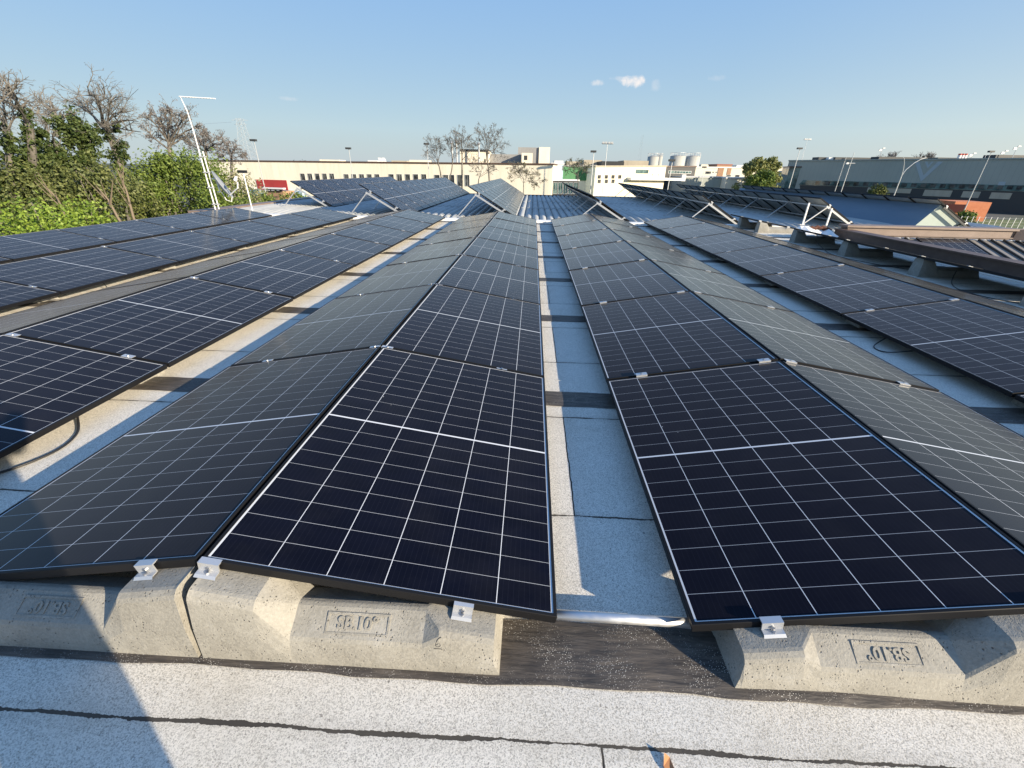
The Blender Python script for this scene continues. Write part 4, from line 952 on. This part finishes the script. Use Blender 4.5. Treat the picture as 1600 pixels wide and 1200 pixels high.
fork_tree('ivy_tree', 'broad ivy-smothered leaning tree with rounded leafy head, third from left', 22, [(150, 300), (140, 255), (118, 212), (92, 188)], [(62, 160), (72, 180), (80, 160), (100, 176), (120, 178)], 36, M_BARK, .18, [(92, 196, .4, 10), (106, 202, .55, 16), (122, 205, .6, 18), (133, 215, .55, 16), (128, 230, .6, 18), (138, 246, .5, 12), (110, 216, .4, 10), (118, 194, .35, 8)], sub=8, twig=5, rmin=.005)
fork_tree('ivy_tree', 'tall wide bare-crowned tree with ivy on its forked trunk', 24, [(196, 300), (186, 255), (172, 216), (160, 196)], [(96, 152), (116, 150), (136, 134), (150, 148), (164, 142), (182, 150), (204, 174), (220, 206), (128, 168), (216, 190)], 41, M_BARK, .15, [(173, 212, .34, 9), (180, 226, .42, 12), (183, 242, .42, 12), (188, 258, .5, 12), (154, 200, .2, 4), (181, 200, .25, 7), (180, 190, .15, 4)], sub=8, twig=5, rmin=.005)
fork_tree('ivy_tree', 'dark ivy stump between the broad leafy head and its left neighbour', 21, [(86, 320), (86, 260), (88, 232)], [(80, 205), (96, 215)], 47, M_BARK, .12, [(88, 234, .4, 10), (87, 248, .42, 12), (86, 266, .5, 14)], sub=5, twig=4)
fork_tree('bare_tree', 'thin twiggy bare tree behind the ivy trees, between two crowns', 28, [(78, 300), (76, 230), (74, 205)], [(60, 178), (70, 172), (82, 176), (95, 190), (56, 195)], 53, M_BARK, .10, sub=8, twig=5, rmin=.005)
fork_tree('budding_tree', 'broad reddish brown budding tree behind the aerial mast', 34, [(268, 290), (266, 245), (264, 222)], [(230, 180), (240, 173), (254, 172), (268, 176), (282, 180), (296, 186), (310, 194), (226, 200), (236, 215), (300, 215), (250, 190), (280, 200)], 61, M_BARK, .2, sub=9, twig=5, leaf=L_BUD, n_leaf=1, rmin=.008, leaf_size=.05)
fork_tree('budding_tree', 'lower reddish brown budding tree between mast and pylon', 38, [(322, 290), (322, 250), (322, 235)], [(300, 210), (312, 205), (325, 208), (338, 214), (350, 222), (294, 226), (346, 236)], 67, M_BARK, .16, sub=9, twig=5, leaf=L_BUD, n_leaf=1, rmin=.009, leaf_size=.055)
fork_tree('budding_tree', 'small reddish bush tree below the pylon foot', 44, [(362, 290), (362, 258), (362, 248)], [(348, 232), (358, 228), (368, 230), (378, 238), (384, 246), (344, 244)], 71, M_BARK, .14, sub=9, twig=5, leaf=L_BUD, n_leaf=1, rmin=.010, leaf_size=.06)
bush('green_shrub', 'tall fresh green shrub left of the aerial mast', 222, 240, 24, 81, L_GREEN, 2.9, 12000, .075)
bush('green_shrub', 'tall fresh green shrub directly behind the aerial mast', 290, 238, 25, 82, L_GREEN, 3.3, 15000, .075)
bush('green_shrub', 'pale flowering shrub behind the satellite dish', 368, 272, 26, 83, L_BLOSSOM, 2.4, 3600, .07)
bush('green_shrub', 'dark green shrub at the foot of the satellite dish', 345, 290, 23, 84, L_GREEN, 2.4, 6000, .075)
bush('olive_shrub', 'olive brown thicket at the left edge below the ivy trees', 30, 262, 19, 85, L_OLIVE, 3.0, 9000, .075)
bush('olive_shrub', 'olive brown thicket with pale leaning stems in the middle left', 120, 250, 20.5, 86, L_OLIVE, 2.8, 9000, .075)
bush('olive_shrub', 'olive thicket between the leaning stems and the fresh green shrubs', 172, 262, 21.5, 87, L_OLIVE, 2.2, 6000, .075)
bush('bright_shrub', 'bright yellow-green low shrub at the lower left roof edge', 30, 325, 14.5, 88, L_BRIGHT, 2.8, 8000, .065)
bush('bright_shrub', 'bright yellow-green shrub right of the one at left edge', 105, 318, 16, 89, L_BRIGHT, 2.2, 5000, .065)
bush('dark_shrub', 'dark ivy mound under the ivy trees', 75, 225, 22, 90, L_IVY, 2.6, 9000, .09)
bush('dark_shrub', 'dark green mound at the far left frame edge', -30, 250, 19, 91, L_IVY, 2.6, 7000, .09)
bush('low_shrub', 'low green shrub in front of the blue hoarding', 400, 302, 50, 92, L_GREEN, 3.5, 3000, .13)
bush('low_shrub', 'low green shrub right of the brick hut', 460, 304, 52, 93, L_GREEN, 3.0, 2500, .13)
rng = random.Random(5)
for q, (pa, pb, Y, lab) in enumerate((((208, 338), (182, 262), 18.6, 'pale leaning bare stem nearest the fresh green shrubs'), ((184, 340), (150, 290), 18.2, 'pale thin leaning stem in the olive thicket'), ((100, 332), (70, 290), 16.8, 'short pale leaning stem at the left of the olive thicket'))):
    a = P(*pa, Y); c = P(*pb, Y); g = P(pa[0]+20, pa[1]+60, Y)
    r = empty('leaning_stem', (a.x, a.y, a.z), lab, 'sapling', 'pale leaning stems'); d_ = c - a; m = MB()
    m.tube([(a-c)*1.0, Vector((0,0,0)), d_*.5 + Vector((0,.1,.05)), d_], [.06,.05,.035,.012], 6)
    for k in range(5):
        s_ = d_ * rng.uniform(.2, .8); m.tube([s_, s_ + Vector((rng.uniform(-.5,.5), rng.uniform(-.3,.3), rng.uniform(.4,1.1)))], [.018,.006], 4)
    m.build('stem', M_BARKP, r)
# bare trees in front of the cream factory
BT = 'bare trees before the cream factory'
fork_tree('bare_tree', 'left bare tree beside the dark-headed lamp, before the factory', 62, [(692, 300), (688, 268), (684, 251)], [(662, 220), (670, 214), (680, 219), (690, 219), (698, 232), (660, 234)], 101, M_BARK, 0.102, sub=8, twig=5, rmin=.011, group=BT)
fork_tree('bare_tree', 'thin bare tree between the left and middle bare trees', 64, [(698, 300), (706, 265), (708, 243)], [(696, 214), (704, 208), (712, 219), (700, 227)], 104, M_BARK, 0.090, sub=7, twig=5, rmin=.011, group=BT)
fork_tree('bare_tree', 'tall middle bare tree before the cream factory', 62, [(722, 300), (722, 262), (722, 238)], [(708, 212), (714, 205), (722, 203), (731, 212), (742, 208), (747, 219), (706, 227), (740, 231)], 107, M_BARK, 0.120, sub=8, twig=5, rmin=.011, group=BT)
fork_tree('bare_tree', 'tall right bare tree before the cream factory', 63, [(766, 300), (763, 262), (760, 241)], [(750, 202), (756, 202), (764, 208), (774, 203), (780, 202), (788, 214), (786, 227), (748, 219), (792, 241)], 113, M_BARK, 0.120, sub=8, twig=5, rmin=.011, group=BT)
fork_tree('bare_tree', 'low spreading bare tree right of the tall ones', 60, [(746, 300), (748, 280), (752, 268)], [(735, 251), (745, 246), (758, 251), (770, 257), (738, 268), (776, 268)], 117, M_BARK, 0.072, sub=8, twig=5, rmin=.011, group=BT)
fork_tree('young_tree', 'small twiggy tree with yellow leaf buds near the factory corner', 55, [(818, 310), (818, 290), (818, 280)], [(798, 262), (808, 254), (818, 256), (828, 260), (838, 272), (848, 282), (796, 278), (812, 262), (836, 290)], 121, M_BARK, 0.054, sub=8, twig=5, rmin=.014, leaf=L_BLOSSOM, n_leaf=1, leaf_size=.045)
fork_tree('young_tree', 'slender twiggy tree with fresh buds before the green hall', 80, [(903, 310), (903, 285), (903, 275)], [(886, 256), (893, 252), (901, 247), (908, 250), (916, 255), (922, 262), (884, 266)], 127, M_BARK, 0.078, sub=8, twig=5, rmin=.02, leaf=L_GREEN, n_leaf=1, leaf_size=.05)
bush('round_tree', 'rounded yellow-green tree, left crown beside the grey hall', 1184, 246, 112, 131, L_SPRING, 3.9, 5000, .28, 'tree')
bush('round_tree', 'rounded yellow-green tree, right crown touching the grey hall', 1208, 247, 115, 132, L_SPRING, 3.6, 4500, .28, 'tree')
bush('round_tree', 'dark green lower tree in front of the two round crowns', 1194, 268, 95, 133, L_GREEN, 3.4, 5000, .25, 'tree')
bush('round_tree', 'small round bush before the grey hall window band', 1375, 290, 96, 134, L_OLIVE, 2.2, 1600, .2, 'tree')
bush('round_tree', 'small hedge beside the orange annex', 1512, 333, 70, 135, L_GREEN, 1.8, 1500, .15, 'shrub')
for n, (px, yt, Y) in enumerate(((1390, 238, 170), (1398, 237, 172), (1432, 239, 165), (1455, 238, 160))):
    tree('bare_tree', f'{("first","second","third","fourth")[n]} from left of the small bare treetops over the grey hall roof', px, yt, Y, 140 + n, M_BARK, L_BUD, .5, 5, .3, (0,0), .4, 3, .16, .6, min_r=.06, group='bare treetops over the grey hall')
# far tree line: one mass nobody could count
rng = random.Random(77); m = MB()
for k in range(520):
    px = rng.uniform(300, 1240); Y = rng.uniform(230, 330)
    hgt = 5.2 + 3.6 * abs(math.sin(px * .021)) * rng.random() + (2.2 if 455 < px < 490 or 980 < px < 1010 else 0)
    b0 = P(px, 262, Y); leaf_quads(m, rng, Vector((b0.x, b0.y, GZ + hgt * rng.uniform(.55, .92))), rng.uniform(1.4, 2.6), 22, .55)
tag(m.build('distant_wood', leaf_mat('far_foliage', (.07, .075, .045), (.14, .13, .08))), 'far low line of grey-green and brown trees on the horizon', 'wood', kind='stuff')
# far low houses and sheds along the skyline
rng = random.Random(9)
for n, (x0, x1, y0, Y) in enumerate(((640, 668, 250, 200), (575, 590, 250.5, 205), (612, 636, 251, 215), (500, 530, 249.5, 220), (866, 880, 251, 190), (884, 906, 252, 200), (1095, 1112, 257, 220), (1150, 1165, 258, 220))):
    roofbox('distant_shed', (x0, y0, x1, y0 + 10), Y, (M_PALE, M_WHITE, M_TAN)[n % 3], ('low white shed on skyline left of the dark-headed lamp', 'small white skyline shed left of the tilted boards', 'pale skyline shed right of the tilted white boards', 'pale skyline shed left of the pale-headed lamp', 'tiny pale skyline block right of the white tower', 'pale skyline block over the green hall', 'skyline shed right of the storage tanks', 'skyline shed right of the red roofed house')[n], 'shed', 8, group='low sheds along the skyline')
# ------------------------------------------------------------------ photographer (casts the shadow at lower left)
pe = empty('person', (.205, -.39, 0), 'photographer in dark jacket and jeans holding up a phone, standing behind the view', 'person')
def skin(name, verts, edges, radii, mt, root=0):
    me = bpy.data.meshes.new(name); me.from_pydata(verts, edges, []); me.materials.append(mt); o = bpy.data.objects.new(name, me); COL.objects.link(o); o.parent = pe
    o.modifiers.new('skin', 'SKIN'); 
    for i, r_ in enumerate(radii): 
        sv = me.skin_vertices[0].data[i]; sv.radius = r_ if isinstance(r_, tuple) else (r_, r_); sv.use_root = (i == root)
    su = o.modifiers.new('sub', 'SUBSURF'); su.levels = 1; su.render_levels = 2; return o
V_ = [(0,0,.95),(0,0,1.12),(0,.01,1.30),(0,0,1.44),(0,.01,1.52),(0,.03,1.63),(0,.03,1.74),
      (-.10,0,.88),(-.11,.02,.48),(-.12,0,.08),(-.12,.12,.05),(.10,0,.88),(.11,.02,.48),(.12,0,.08),(.12,.12,.05),
      (-.20,0,1.42),(-.30,.06,1.18),(-.20,.22,1.24),(-.17,.29,1.27),(.20,0,1.42),(.24,.06,1.18),(.06,.22,1.24),(.02,.29,1.27)]
E_ = [(0,1),(1,2),(2,3),(3,4),(4,5),(5,6),(0,7),(7,8),(8,9),(9,10),(0,11),(11,12),(12,13),(13,14),(3,15),(15,16),(16,17),(17,18),(3,19),(19,20),(20,21),(21,22)]
R_ = [(.19,.14),(.18,.13),(.20,.14),(.14,.11),.06,(.085,.105),(.07,.085),(.10,.11),.075,.05,.045,(.10,.11),.075,.05,.045,.075,.055,.045,.04,.075,.055,.045,.04]
mj = mat('dark_clothes', (.03, .035, .05), .85); skin('body', V_, E_, R_, mj)
MB().box((-.155, .32, 1.30), (-.085, .328, 1.44)).build('phone', M_CABLE, pe)
